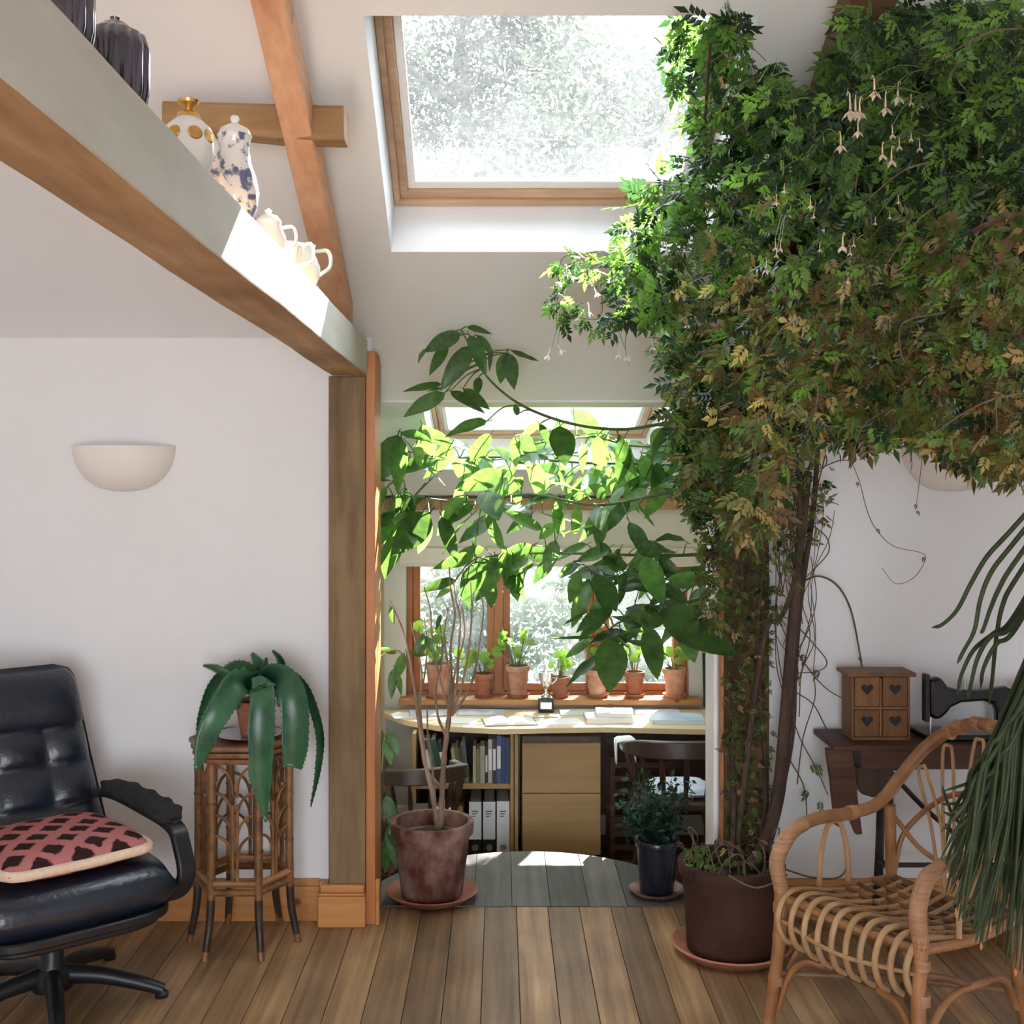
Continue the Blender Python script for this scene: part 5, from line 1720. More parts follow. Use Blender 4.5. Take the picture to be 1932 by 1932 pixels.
pstem([(1412, 1640, 3.99), (1440, 1600, 4.05), (1468, 1500, 4.10), (1478, 1400, 4.12), (1490, 1250, 4.13), (1503, 1100, 4.14), (1512, 1000, 4.14), (1524, 890, 4.10)], .026, .015, n=10)
pstem([(1425, 1640, 4.0), (1455, 1560, 4.10), (1492, 1400, 4.15), (1500, 1250, 4.16), (1512, 1120, 4.17), (1535, 960, 4.15), (1545, 830, 4.0), (1570, 700, 3.7)], .014, .008)
pstem([(1400, 1640, 4.0), (1395, 1560, 4.12), (1440, 1210, 4.16), (1470, 1170, 4.15), (1495, 1110, 4.13), (1508, 1000, 4.10), (1500, 850, 3.95), (1450, 700, 3.7)], .011, .007)
pstem([(1380, 1640, 4.0), (1385, 1500, 4.17), (1375, 1300, 4.18), (1400, 1100, 4.18), (1385, 950, 4.12), (1400, 800, 3.95), (1380, 600, 3.8), (1330, 420, 3.7), (1330, 250, 3.3), (1340, 80, 3.0)], .009, .004)
pstem([(1430, 1640, 4.0), (1445, 1480, 4.17), (1430, 1200, 4.18), (1450, 1000, 4.15), (1480, 850, 3.9), (1600, 650, 2.75), (1750, 490, 2.15), (1900, 405, 1.80)], .010, .005)
r = np.random.default_rng(41)
for k in range(26):       # fine wandering shoots beside the main stem
    x0 = 1475 + 40 * r.random()
    y0 = 1500 - 500 * r.random()
    pts = [(x0, y0, 4.12)]
    for q in range(5):
        x0 += r.normal() * 20
        y0 -= 45 + 50 * r.random()
        pts.append((min(max(x0, 1464), 1575), y0, 4.12 + .08 * r.random()))
    pstem(pts, .0022, .0012, 'shoot', 'twig', n=5, sub=4)
TD = [([(1605, 868), (1622, 910), (1635, 960), (1652, 997), (1685, 1030), (1738, 1043), (1745, 1058), (1724, 1090), (1690, 1101), (1664, 1072)], .0014),
      ([(1512, 1098), (1545, 1087), (1580, 1105), (1605, 1150), (1620, 1220), (1628, 1272)], .0042),
      ([(1533, 990), (1560, 1015), (1563, 1042), (1540, 1070), (1518, 1092)], .0026), ([(1503, 1180), (1535, 1215), (1560, 1248), (1545, 1266), (1500, 1270)], .0024),
      ([(1498, 1222), (1530, 1268), (1560, 1300), (1594, 1320)], .0026), ([(1500, 1305), (1535, 1330), (1562, 1380), (1590, 1420)], .0024), ([(1492, 1340), (1508, 1390), (1540, 1450), (1562, 1500)], .0022),
      ([(1488, 1430), (1515, 1480), (1522, 1530), (1520, 1560)], .0024), ([(1488, 1250), (1520, 1200), (1540, 1130), (1530, 1050)], .0022), ([(1515, 960), (1545, 950), (1560, 945), (1582, 952)], .0022),
      ([(1500, 880), (1540, 885), (1580, 870), (1604, 868)], .0026), ([(1498, 860), (1512, 930), (1530, 985)], .0022), ([(1560, 830), (1552, 880), (1530, 960)], .0028), ([(1540, 820), (1560, 870), (1535, 900)], .0024),
      ([(1640, 820), (1662, 848), (1688, 856)], .002)]
for pts, rr in TD:
    pstem([(a, b, 4.268 if pts[0] == (1500, 1305) else 4.21) for a, b in pts], rr, rr * .7, 'tendril', 'twig', n=6)
pstem([(1742, 830, 4.02), (1738, 880, 4.06), (1729, 952, 4.08)], .0014, .001, 'tendril', 'twig', n=5)
pstem([(1480, 1640, 4.02), (1530, 1655, 4.0), (1580, 1656, 3.98), (1598, 1630, 4.0), (1592, 1570, 4.1), (1560, 1545, 4.18)], .003, .003, 'tendril', 'twig')
pstem([(1374, 1652, 3.80), (1420, 1674, 3.785), (1455, 1668, 3.79), (1485, 1650, 3.82)], .0035, .003, 'tendril', 'twig')
for k in range(16):       # loops over the pot rim
    a = r.random() * 2 * PI
    x0, y0 = PCX + .13 * math.cos(a), PCY + .13 * math.sin(a)
    h_ = .05 + .12 * r.random()
    b_ = a + r.normal() * .8
    x1, y1 = PCX + .16 * math.cos(b_), PCY + .16 * math.sin(b_)
    y0, y1 = min(y0, 4.15), min(y1, 4.15)
    MB().tube(catmull([(x0, y0, .26), ((2 * x0 + x1) / 3 + .03 * r.normal(), (2 * y0 + y1) / 3, .28 + h_), ((x0 + 2 * x1) / 3, (y0 + 2 * y1) / 3 - .02, .28 + h_ * .8), (x1, y1, .262)], 6), [.0028, .0018], 5).build('shoot', 'twig', jp, smooth=True, world=True)


def in_poly(P, poly):
    x, y = P[:, 0], P[:, 1]
    c = np.zeros(len(P), bool)
    n = len(poly)
    j = n - 1
    for i in range(n):
        xi, yi = poly[i]
        xj, yj = poly[j]
        m = ((yi > y) != (yj > y)) & (x < (xj - xi) * (y - yi) / (yj - yi + 1e-9) + xi)
        c ^= m
        j = i
    return c


def sample_poly(poly, n, r):
    a = np.array(poly, float)
    lo, hi = a.min(0), a.max(0)
    out = np.zeros((0, 2))
    while len(out) < n:
        q = lo + (hi - lo) * r.random((n * 2, 2))
        out = np.concatenate([out, q[in_poly(q, poly)]])
    return out[:n]


MAIN = [(1408, 150), (1455, 112), (1535, 185), (1562, 190), (1605, 20), (1960, -10), (1960, 905), (1890, 880), (1800, 868), (1730, 835), (1665, 815), (1600, 838), (1545, 815), (1482, 860), (1470, 990), (1400, 1010), (1335, 985), (1302, 850),
        (1258, 790), (1268, 700), (1228, 622), (1155, 562), (1165, 470), (1215, 345), (1312, 290), (1385, 180)]
STRAND = [(1275, 15), (1400, 15), (1402, 110), (1380, 190), (1335, 245), (1290, 200), (1248, 130)]
FALL = [(1258, 770), (1365, 770), (1368, 1000), (1352, 1190), (1330, 1180), (1312, 1010), (1275, 890)]
TIPS = [(1035, 570), (1060, 480), (1140, 475), (1175, 500), (1150, 530), (1090, 505), (1070, 560), (1110, 590), (1170, 580), (1160, 625), (1060, 610)]
FRINGE = [(1470, 830), (1560, 830), (1570, 950), (1500, 1100), (1450, 1200), (1445, 1000)]
MOSS = [(1368, 900), (1452, 900), (1455, 1620), (1368, 1620)]
BASE = [(1290, 1590), (1475, 1590), (1480, 1640), (1440, 1660), (1300, 1650)]


def clump(p, r0):
    return .5 + .5 * np.sin(p[:, 0] * .031 + 1.3 * np.sin(p[:, 1] * .021 + r0)) * np.sin(p[:, 1] * .036 + 1.1 * np.sin(p[:, 0] * .017 + r0))


def jas_points(r):
    out = []

    def push(p, Y, sz, dry):
        v = (VPY - p[:, 1]) / FPX
        lim = np.where(p[:, 0] < VPX + .66 * FPX / 3.3, 9, 9)
        Ym = 3.103 / np.maximum(v + .6, .35) - .10
        Y = np.minimum(np.minimum(Y, Ym), 4.18)
        X = (p[:, 0] - VPX) / FPX * Y
        Z = EYE + v * Y
        out.append(np.column_stack([X, Y, Z, p[:, 0], p[:, 1], sz * np.ones(len(p)), dry * np.ones(len(p))]))
    p = sample_poly(MAIN, 5400, r)
    p = p[(clump(p, .4) > .30) | (r.random(len(p)) < .30)]
    Y = np.interp(p[:, 0], [1150, 1300, 1450, 1600, 1750, 1932], [3.92, 3.85, 3.65, 3.45, 3.2, 2.9]) + .16 * r.normal(size=len(p))
    Y = np.where((p[:, 0] < 1430) & (p[:, 1] < 500), 3.42 + .16 * r.normal(size=len(p)), Y)
    Y = np.where((p[:, 0] < 1290) & (p[:, 1] < 610), 3.28 + .11 * r.normal(size=len(p)), Y)
    push(p, Y, .072, 0)
    p = sample_poly(MAIN, 4700, r)
    p = p[(p[:, 0] > 1400) & ((clump(p, 1.7) > .36) | (r.random(len(p)) < .18))]
    p = p[~((p[:, 0] > 1790) & (p[:, 1] > 390) & (p[:, 1] < 600) & (r.random(len(p)) < .22))]
    Xs = .55 + .28 * r.random(len(p))
    Y = np.clip(Xs * FPX / (p[:, 0] - VPX), np.interp(p[:, 0], [1700, 1800, 1950], [2.25, 1.95, 1.80]) + .2 * r.random(len(p)), 3.9)
    push(p, Y, .058 * Y / 2.8, 0)
    p = sample_poly(STRAND, 190, r)
    Y = 3.18 + .24 * r.random(len(p))
    ok = (p[:, 0] - VPX) / FPX * Y < .64
    v = (VPY - p[ok, 1]) / FPX
    out.append(np.column_stack([(p[ok, 0] - VPX) / FPX * Y[ok], Y[ok], EYE + v * Y[ok], p[ok, 0], p[ok, 1], np.full(ok.sum(), .075), np.zeros(ok.sum())]))
    push(p[~ok], Y[~ok] - .12, .07, 0)
    p = sample_poly(FALL, 520, r)
    push(p, 4.02 + .12 * r.random(len(p)), .048, .4)
    p = sample_poly(TIPS, 75, r)
    push(p, 3.22 + .10 * r.random(len(p)), .054, 0)
    p = sample_poly(FRINGE, 170, r)
    push(p, 4.05 + .12 * r.random(len(p)), .042, .6)
    p = sample_poly(MOSS, 700, r)
    push(p, 4.175 + .02 * r.random(len(p)), .030, .75)
    p = sample_poly(BASE, 150, r)
    push(p, 3.86 + .22 * r.random(len(p)), .035, .6)
    return np.concatenate(out)


LEAFLETS = [(t, s, a) for t in (.22, .47, .72) for s, a in ((1, .95), (-1, .95))] + [(1.0, 0, 0)]


def frames(n, r):
    d = np.column_stack([.85 * r.normal(size=n) - .1, .6 * r.normal(size=n) - .2, -.60 + .65 * r.normal(size=n)])
    d /= np.linalg.norm(d, axis=1)[:, None]
    u = np.column_stack([.9 * r.normal(size=n), -.8 + .8 * r.normal(size=n), .6 + .8 * r.normal(size=n)])
    s = np.cross(d, u)
    s /= np.linalg.norm(s, axis=1)[:, None]
    return d, s, np.cross(s, d)


def sprig_quads(P, d, s, nrm, L):
    """pinnate leaves: three pairs of narrow leaflets and a longer end leaflet"""
    V = []
    for (t, sg, a) in LEAFLETS:
        b = P + d * (L * t * .72)[:, None]
        if sg:
            q = d * math.cos(a) + s * sg * math.sin(a) - nrm * .18
            l, wd = L * .40, L * .19
        else:
            q = d - nrm * .1
            l, wd = L * .56, L * .22
            b = P + d * (L * .62)[:, None]
        e = np.cross(q, nrm)
        e /= np.linalg.norm(e, axis=1)[:, None]
        m = b + q * (l * .42)[:, None]
        V.append(np.stack([b, m + e * (wd * .5)[:, None] + nrm * (wd * .15)[:, None], b + q * l[:, None], m - e * (wd * .5)[:, None] + nrm * (wd * .15)[:, None]], 1))
    return np.stack(V, 1)      # n, leaflets, 4, 3


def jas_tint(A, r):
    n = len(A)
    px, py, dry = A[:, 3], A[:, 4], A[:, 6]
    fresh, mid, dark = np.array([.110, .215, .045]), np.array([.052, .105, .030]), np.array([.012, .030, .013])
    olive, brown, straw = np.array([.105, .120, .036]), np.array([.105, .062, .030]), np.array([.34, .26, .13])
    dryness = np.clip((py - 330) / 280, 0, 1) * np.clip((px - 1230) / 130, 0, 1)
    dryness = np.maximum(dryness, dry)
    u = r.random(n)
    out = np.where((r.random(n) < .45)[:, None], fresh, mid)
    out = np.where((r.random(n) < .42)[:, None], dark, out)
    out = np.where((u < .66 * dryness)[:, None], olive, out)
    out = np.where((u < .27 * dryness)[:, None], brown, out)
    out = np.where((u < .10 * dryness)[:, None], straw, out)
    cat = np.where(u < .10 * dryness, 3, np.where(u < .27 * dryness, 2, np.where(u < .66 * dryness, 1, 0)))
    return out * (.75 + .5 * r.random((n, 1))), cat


rj = np.random.default_rng(99)
A = jas_points(rj)
N_ = len(A)
L = A[:, 5] * (.7 + .6 * rj.random(N_))
d, s, nrm = frames(N_, rj)


def blocked(P):
    """points that would lie inside the tie beam, the rafter, the post, the ceiling or beyond the skylight glass"""
    x, y, z = P[:, 0], P[:, 1], P[:, 2]
    zb = 2.205 + .482 * (3.95 - y)
    hit = (x > .852) & (x < .993) & (z > BZ0 - .006) & (z < BZ1 + .006)
    hit |= (x > .833) & (x < .962) & (z > zb - .006) & (z < zb + .112) & (y < 4.11)
    hit |= (x > .80) & (x < .972) & (y > 4.197)
    hit |= y > 4.275
    yc = y + .6 * (z - (4.703 - .6 * y)) / 1.36 * 0
    up = (z - (4.703 - .6 * y)) * .8575          # distance above the ceiling plane
    ys = y - .5145 * up
    shaft = (x > HX0 + .02) & (x < HX1 - .02) & (ys > HY0 + .02) & (ys < HY1 - .02)
    hit |= np.where(shaft, up > .19, up > -.012)
    hit |= (np.hypot(x - 1.58, y - 2.95) < .16) & (z > 1.5) & (z < 1.8)
    return hit


def sprig_hits(idx):
    W = sprig_quads(A[idx, :3], d[idx], s[idx], nrm[idx], L[idx]).reshape(len(idx), -1, 3)
    n_, k_ = W.shape[:2]
    mid = (W.reshape(n_, 7, 4, 3)[:, :, 0] + W.reshape(n_, 7, 4, 3)[:, :, 2]) / 2
    W = np.concatenate([W, mid, A[idx, None, :3]], 1)
    return blocked(W.reshape(-1, 3)).reshape(n_, -1).any(1)


todo = np.arange(N_)
for it in range(14):
    todo = todo[sprig_hits(todo)]
    if not len(todo):
        break
    # ease the leaf along its sight line into the room, or turn it another way
    A[todo, :3] += (np.array([0, 0, EYE]) - A[todo, :3]) * (.014 + .02 * rj.random((len(todo), 1)))
    d2, s2, n2 = frames(len(todo), rj)
    d[todo], s[todo], nrm[todo] = d2, s2, n2
keep = np.ones(N_, bool)
if len(todo):
    keep[todo[sprig_hits(todo)]] = False
A, L, d, s, nrm = A[keep], L[keep], d[keep], s[keep], nrm[keep]
N_ = len(A)
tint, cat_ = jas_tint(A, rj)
vis = (A[:, 3] < 1895) & (A[:, 4] > 38)
score = L / A[:, 1] * vis * (.6 + .4 * rj.random(N_))
# the leaves that show largest become parts of their own
order = np.argsort(-score)
big = order[:300]
rest = np.ones(N_, bool)
rest[big] = False
Q = sprig_quads(A[rest, :3], d[rest], s[rest], nrm[rest], L[rest])
nr, nl = Q.shape[:2]
me = bpy.data.meshes.new('foliage')
V = Q.reshape(-1, 3) - np.array(jp.location)
me.from_pydata(V.tolist(), [], np.arange(len(V)).reshape(-1, 4).tolist())
me.materials.append(mat('leaf_jasmine'))
ca = me.color_attributes.new('tint', 'FLOAT_COLOR', 'POINT')
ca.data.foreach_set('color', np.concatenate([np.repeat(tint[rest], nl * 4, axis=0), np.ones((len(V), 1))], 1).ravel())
fo = bpy.data.objects.new('foliage', me)
COL.objects.link(fo)
fo.parent = jp
fo['kind'] = 'stuff'
PM = []
make('leaf_jasmine_olive', (0.085, 0.10, 0.03), (0.125, 0.14, 0.045), scale=(9, 9, 9), rough=0.45, trans=0.45, trans_col=(2, 2, 1.3), rnd=0.3)
make('leaf_jasmine_dry', (0.10, 0.06, 0.03), (0.15, 0.09, 0.045), scale=(9, 9, 9), rough=0.6, trans=0.3, rnd=0.3)
make('leaf_jasmine_straw', (0.36, 0.27, 0.12), (0.45, 0.35, 0.18), scale=(9, 9, 9), rough=0.6, trans=0.3, rnd=0.2)
one = np.array([1.0])
SQ = sprig_quads(np.zeros((1, 3)), np.array([[1., 0, 0]]), np.array([[0, 1., 0]]), np.array([[0, 0, 1.]]), one)[0].reshape(-1, 3)
for m in ('leaf_jasmine_part', 'leaf_jasmine_olive', 'leaf_jasmine_dry', 'leaf_jasmine_straw'):
    q = bpy.data.meshes.new('pinnate_leaf')
    vv = SQ.tolist()
    o = len(vv)
    vv += [[0, -.008, 0], [0, .008, 0], [.72, 0, 0]]
    q.from_pydata(vv, [], np.arange(28).reshape(-1, 4).tolist() + [[o, o + 1, o + 2]])
    q.materials.append(mat(m))
    PM.append(q)
inv = jp.matrix_basis.inverted()
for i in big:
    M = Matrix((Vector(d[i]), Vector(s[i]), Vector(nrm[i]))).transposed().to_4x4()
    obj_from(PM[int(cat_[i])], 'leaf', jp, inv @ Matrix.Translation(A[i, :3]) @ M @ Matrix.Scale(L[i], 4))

# thin hanging twigs inside the mass
tw = MB()
pool = np.where((A[:, 4] < 800) & (A[:, 3] > 1200))[0]
for k in range(230):
    i = int(pool[rj.integers(0, len(pool))])
    p = Vector(A[i, :3])
    e = p + Vector((.07 * rj.normal(), .05 * rj.normal(), -.06 - .08 * rj.random()))
    cc = catmull([p, p.lerp(e, .5) + Vector((.02 * rj.normal(), 0, .02)), e], 4)
    if not blocked(np.array([tuple(q) for q in cc])).any():
        tw.tube(cc, [.0016, .0010], 4)
tw.build('twigs', 'twig', jp, world=True, smooth=True)['kind'] = 'stuff'

# dead leaves caught on the thin shoots against the wall
for k, (px, py) in enumerate([(1618, 908), (1654, 996), (1745, 1050), (1725, 950), (1735, 962), (1562, 945), (1545, 960), (1620, 1238), (1518, 1232), (1545, 1262), (1530, 1440), (1548, 1510), (1525, 1490), (1540, 1440)]):
    Yd = 4.08 if k in (3, 4) else 4.207
    px = 1729 if k in (3, 4) else px
    q_ = aim(at(px, py, Yd), at(px + 10 * math.sin(k * 2), py + 16, Yd - .012), Vector((.2, -1, .3)), L=.022 if k < 8 else .045)
    obj_from(PM[0 if k > 9 else 2], 'leaf', jp, inv @ q_)

# flowers
fmesh = {}
for m in ('petal', 'petal_white'):
    mb = MB()
    mb.tube(catmull([(0, 0, 0), (.02, 0, .16), (.10, 0, .10), (.13, 0, -.25), (.13, 0, -.55)], 5), [.018, .018, .024, .04, .055], 6)
    for k in range(5):
        a = 2 * PI * k / 5
        c_, s_ = math.cos(a), math.sin(a)
        b_ = Vector((.13, 0, -.53))
        dd = Vector((c_ * .7, s_ * .7, -.75))
        sd = Vector((-s_, c_, 0))
        mb.add([b_ + dd * .05, b_ + dd * .28 + sd * .12, b_ + dd * .55, b_ + dd * .28 - sd * .12], [(0, 1, 2, 3)])
    o = mb.build('flower', m, smooth='all')
    fmesh[m] = o.data
    bpy.data.objects.remove(o)
fst = MB()


def flower_stalk(p):
    """thin stalk from a flower up to the nearest leaf above it"""
    dd = A[:, :3] - np.array(p)
    m_ = np.linalg.norm(dd, axis=1) + np.where(dd[:, 2] < .0, .08, 0)
    q = Vector(A[int(np.argmin(m_)), :3])
    if (q - p).length > .006:
        fst.tube(catmull([q, q.lerp(p, .5) + Vector((0, 0, .15 * (q - p).length)), p], 4), [.0011, .0008], 4)


FL = [(1010, 490, 130), (1055, 500, 110), (1090, 510, 105), (1073, 625, 85), (968, 690, 100), (1140, 400, 110), (1215, 480, 110), (1290, 430, 105), (1345, 490, 55), (1385, 500, 62), (1240, 650, 65), (1200, 740, 85), (1255, 765, 98), (1283, 715, 62),
      (1380, 720, 66), (1340, 680, 48), (1520, 310, 88), (1000, 1215, 95), (1045, 1235, 45), (1020, 1275, 50), (635, 1240, 60), (670, 1245, 60), (648, 1290, 45), (1470, 1795, 85), (1505, 1795, 70), (588, 1345, 75), (842, 1090, 40), (1160, 1125, 40), (1230, 1095, 40), (1272, 1010, 45),
      (820, 1020, 60), (690, 950, 50), (1700, 590, 40), (640, 1010, 55), (1010, 1420, 50), (870, 1260, 45)]
for k, (x, y, h_) in enumerate(FL):
    px, py = 1232 + x / 2.76, y / 2.76 + 4
    Y = min(max(.47 * FPX / (px - VPX), 2.16), 3.35)
    sc = h_ / 2.76 / FPX * Y
    p = at(px, py, Y)
    flower_stalk(p)
    obj_from(fmesh['petal'], 'flower', jp, inv @ Matrix.Translation(p) @ Matrix.Rotation(k * 1.3, 4, 'Z') @ Matrix.Scale(sc, 4))
for k, (px, py) in enumerate([(1066, 502), (1064, 520), (1075, 512), (1112, 518), (1122, 540), (1100, 588), (1108, 575), (1040, 658), (1052, 650), (1165, 655), (1332, 540), (1325, 560), (1305, 585), (1238, 470), (1245, 480), (1255, 462), (1232, 640), (1330, 565), (1180, 660), (1300, 600), (1235, 505)]):
    p = at(px, py, 3.22 if px < 1290 else 3.70)
    flower_stalk(p)
    obj_from(fmesh['petal_white'], 'flower', jp, inv @ Matrix.Translation(p) @ Matrix.Rotation(k * 2.1, 4, 'Z') @ Matrix.Rotation(.6 * math.sin(k), 4, 'X') @ Matrix.Scale(.034, 4))
fst.build('flower_stalks', 'stem_green', jp, world=True, smooth=True)['kind'] = 'stuff'
pstem([(1200, 600, 3.34), (1190, 560, 3.32), (1150, 480, 3.28), (1100, 480, 3.26), (1060, 490, 3.25), (1052, 560, 3.25), (1045, 600, 3.25)], .0018, .001, 'shoot', 'twig', n=5)
pstem([(1180, 480, 3.3), (1110, 510, 3.27), (1135, 560, 3.27), (1130, 600, 3.26), (1090, 600, 3.26), (1050, 605, 3.25)], .0014, .001, 'shoot', 'twig', n=5)
pstem([(1200, 560, 3.3), (1180, 640, 3.3), (1186, 690, 3.3)], .0012, .0008, 'shoot', 'twig', n=5)
pstem([(1330, 420, 3.55), (1270, 470, 3.40), (1210, 540, 3.32), (1190, 560, 3.30)], .003, .0018, 'shoot', 'twig', n=5)

# ------------------------------------------------------------------ sewing table and what stands on it
TX0, TX1, TZ = 1.14, 2.05, .705
st_ = thing('sewing_table', 'dark mahogany treadle sewing table against the white wall', 'table', (1.55, 4.12, 0))
MB().span(TX0, TX1, 3.985, 4.255, TZ - .020, TZ).build('tabletop', 'mahogany', st_, world=True, bevel=.004)
MB().span(TX0 + .10, TX1 - .02, 4.005, 4.24, TZ - .088, TZ - .020).build('apron', 'mahogany', st_, world=True, bevel=.003)


def xz(poly, Y0, Y1):
    pts = [at(a, b, 4.0) for a, b in poly]
    return MB().prism([(p.x, p.z) for p in pts], Y0, Y1, lambda a, b, h: (a, h, b))


xz([(1558, 1412), (1606, 1412), (1612, 1450), (1618, 1510), (1626, 1573), (1614, 1574), (1600, 1540), (1572, 1528), (1566, 1470), (1560, 1430)], 3.992, 4.018).build('leaf_bracket', 'mahogany', st_, world=True, bevel=.003)
xz([(1622, 1451), (1690, 1451), (1690, 1508), (1650, 1508), (1630, 1502), (1620, 1482)], 4.02, 4.22).build('drawer', 'dark_stain', st_, world=True, bevel=.006)
for X in (1.36, 1.95):
    lg = MB()
    for y in (4.03, 4.22):
        lg.tube(catmull([(X, 4.125, TZ - .09), (X, (y + 4.125) / 2, .45), (X, 4.125 + (y - 4.125) * .7, .25), (X, y, .02)], 5), [.018, .014, .016, .02], 8)
    lg.tube([(X, 4.06, .25), (X, 4.19, .25)], .010, 8)
    lg.tube([(X, 4.02, .015), (X, 4.23, .015)], .014, 8)
    lg.span(X - .02, X + .02, 4.04, 4.21, TZ - .10, TZ - .085)
    lg.build('iron_leg', 'black_iron', st_, world=True, smooth=True)
MB().tube([(1.36, 4.125, .25), (1.95, 4.125, .25)], .009, 8).build('cross_rail', 'black_iron', st_, world=True, smooth=True)
MB().span(1.50, 1.80, 4.04, 4.20, .075, .09).build('treadle', 'black_iron', st_, world=True, bevel=.002)
MB().tube([(1.36, 4.125, .083), (1.95, 4.125, .083)], .007, 8).build('treadle_rod', 'black_iron', st_, world=True, smooth=True)
for sgn in (-1, 1):
    MB().tube(catmull([(1.36, 4.125, .60), (1.50, 4.125, .45), (1.68, 4.125, .30)], 4) if sgn < 0 else catmull([(1.95, 4.125, .60), (1.80, 4.125, .45), (1.68, 4.125, .30)], 4), .009, 7).build('cross_brace', 'black_iron', st_, world=True, smooth=True)

hb = thing('heart_drawer_chest', 'little pine chest of four drawers with heart-shaped cutouts', 'drawer chest', (1.325, 4.125, TZ))
HW, HH, HD = .102, .222, .06
for b in ((-HW, -HW + .008, 0, HH), (HW - .008, HW, 0, HH), (-.004, .004, .012, HH - .008)):
    MB().span(b[0], b[1], -HD + (.002 if abs(b[0]) < .01 else 0), HD, b[2], b[3]).build('side_board', 'heart_box_pine', hb, bevel=.001)
for z0, z1 in ((0, .010), (.107, .115)):
    MB().span(-HW + .008, HW - .008, -HD, HD, z0, z1).build('shelf_board', 'heart_box_pine', hb)
MB().span(-HW + .008, HW - .008, HD - .006, HD, .01, HH).build('back_board', 'heart_box_pine', hb)
MB().span(-HW - .018, HW + .018, -HD - .014, HD + .006, HH, HH + .014).build('top_board', 'heart_box_pine', hb, bevel=.003)
heart = []
for k in range(32):
    a = 2 * PI * k / 32
    heart.append((16 * math.sin(a) ** 3 / 17, (13 * math.cos(a) - 5 * math.cos(2 * a) - 2 * math.cos(3 * a) - math.cos(4 * a)) / 17))
for ix in (-1, 1):
    for iz in (0, 1):
        x0, x1 = (-HW + .010, -.006) if ix < 0 else (.006, HW - .010)
        z0, z1 = (.012, .105) if iz == 0 else (.117, HH - .002)
        do = MB().span(x0, x1, -HD - .003, HD - .012, z0, z1).build('drawer', 'heart_box_pine', hb, bevel=.002)
        cx, cz = (x0 + x1) / 2, (z0 + z1) / 2 + .010
        MB().prism([(cx + a * .0225, cz + b * .0225) for a, b in heart], -HD - .0036, -HD - .0028, lambda a, b, h: (a, h, b)).build('heart_cutout', 'black_plastic', do)

sm = thing('sewing_machine', 'old black cast-iron sewing machine on the sewing table', 'sewing machine', (1.66, 4.12, TZ))
MB().span(-.19, .19, -.085, .085, .0005, .022).build('bed', 'black_lacquer', sm, bevel=.006)
arm = MB()
pr = [(-.150, .205), (-.120, .215), (-.105, .205), (-.085, .178), (-.04, .165), (.05, .170), (.12, .180), (.145, .165), (.15, .10), (.155, .022), (.085, .022), (.085, .09), (.075, .118), (.04, .128), (-.04, .122), (-.075, .105), (-.09, .085), (-.11, .068), (-.128, .062), (-.150, .075)]
arm.prism(pr, -.022, .022, lambda a, b, h: (a, h, b))
arm.build('arm', 'black_lacquer', sm, bevel=.012)
MB().span(-.166, -.150, -.020, .020, .055, .222).build('face_plate', 'black_iron', sm, bevel=.003)
MB().tube([(-.142, 0, .07), (-.142, 0, .024)], .004, 8).build('needle_bar', 'silver', sm, smooth=True)
MB().lathe([(.02, -.012), (.055, -.012), (.062, -.004), (.062, .006), (.052, .012), (.02, .010)], (.175, 0, .135), n=30, rot=Matrix.Rotation(PI / 2, 3, 'Y')).build('hand_wheel', 'black_lacquer', sm, smooth=True)
MB().tube([(-.02, 0, .165), (-.02, 0, .205)], .004, 8).build('spool_pin', 'silver', sm, smooth=True)

# ------------------------------------------------------------------ rattan armchair
O = Vector((.825, 3.40, 0))
U, Wv = Vector((.55, -.835, 0)), Vector((.835, .55, 0))
ra = thing('rattan_armchair', 'bent-cane rattan armchair with hooped seat and fan back', 'armchair', O)


def rp(u, w_, z):
    return U * u + Wv * w_ + Vector((0, 0, z))


def cane(name, pts, rad, m='rattan', sub=6, n=8, parent=ra):
    return MB().tube(catmull([rp(*p) for p in pts], sub), rad, n).build(name, m, parent, smooth=True)


WD = .46
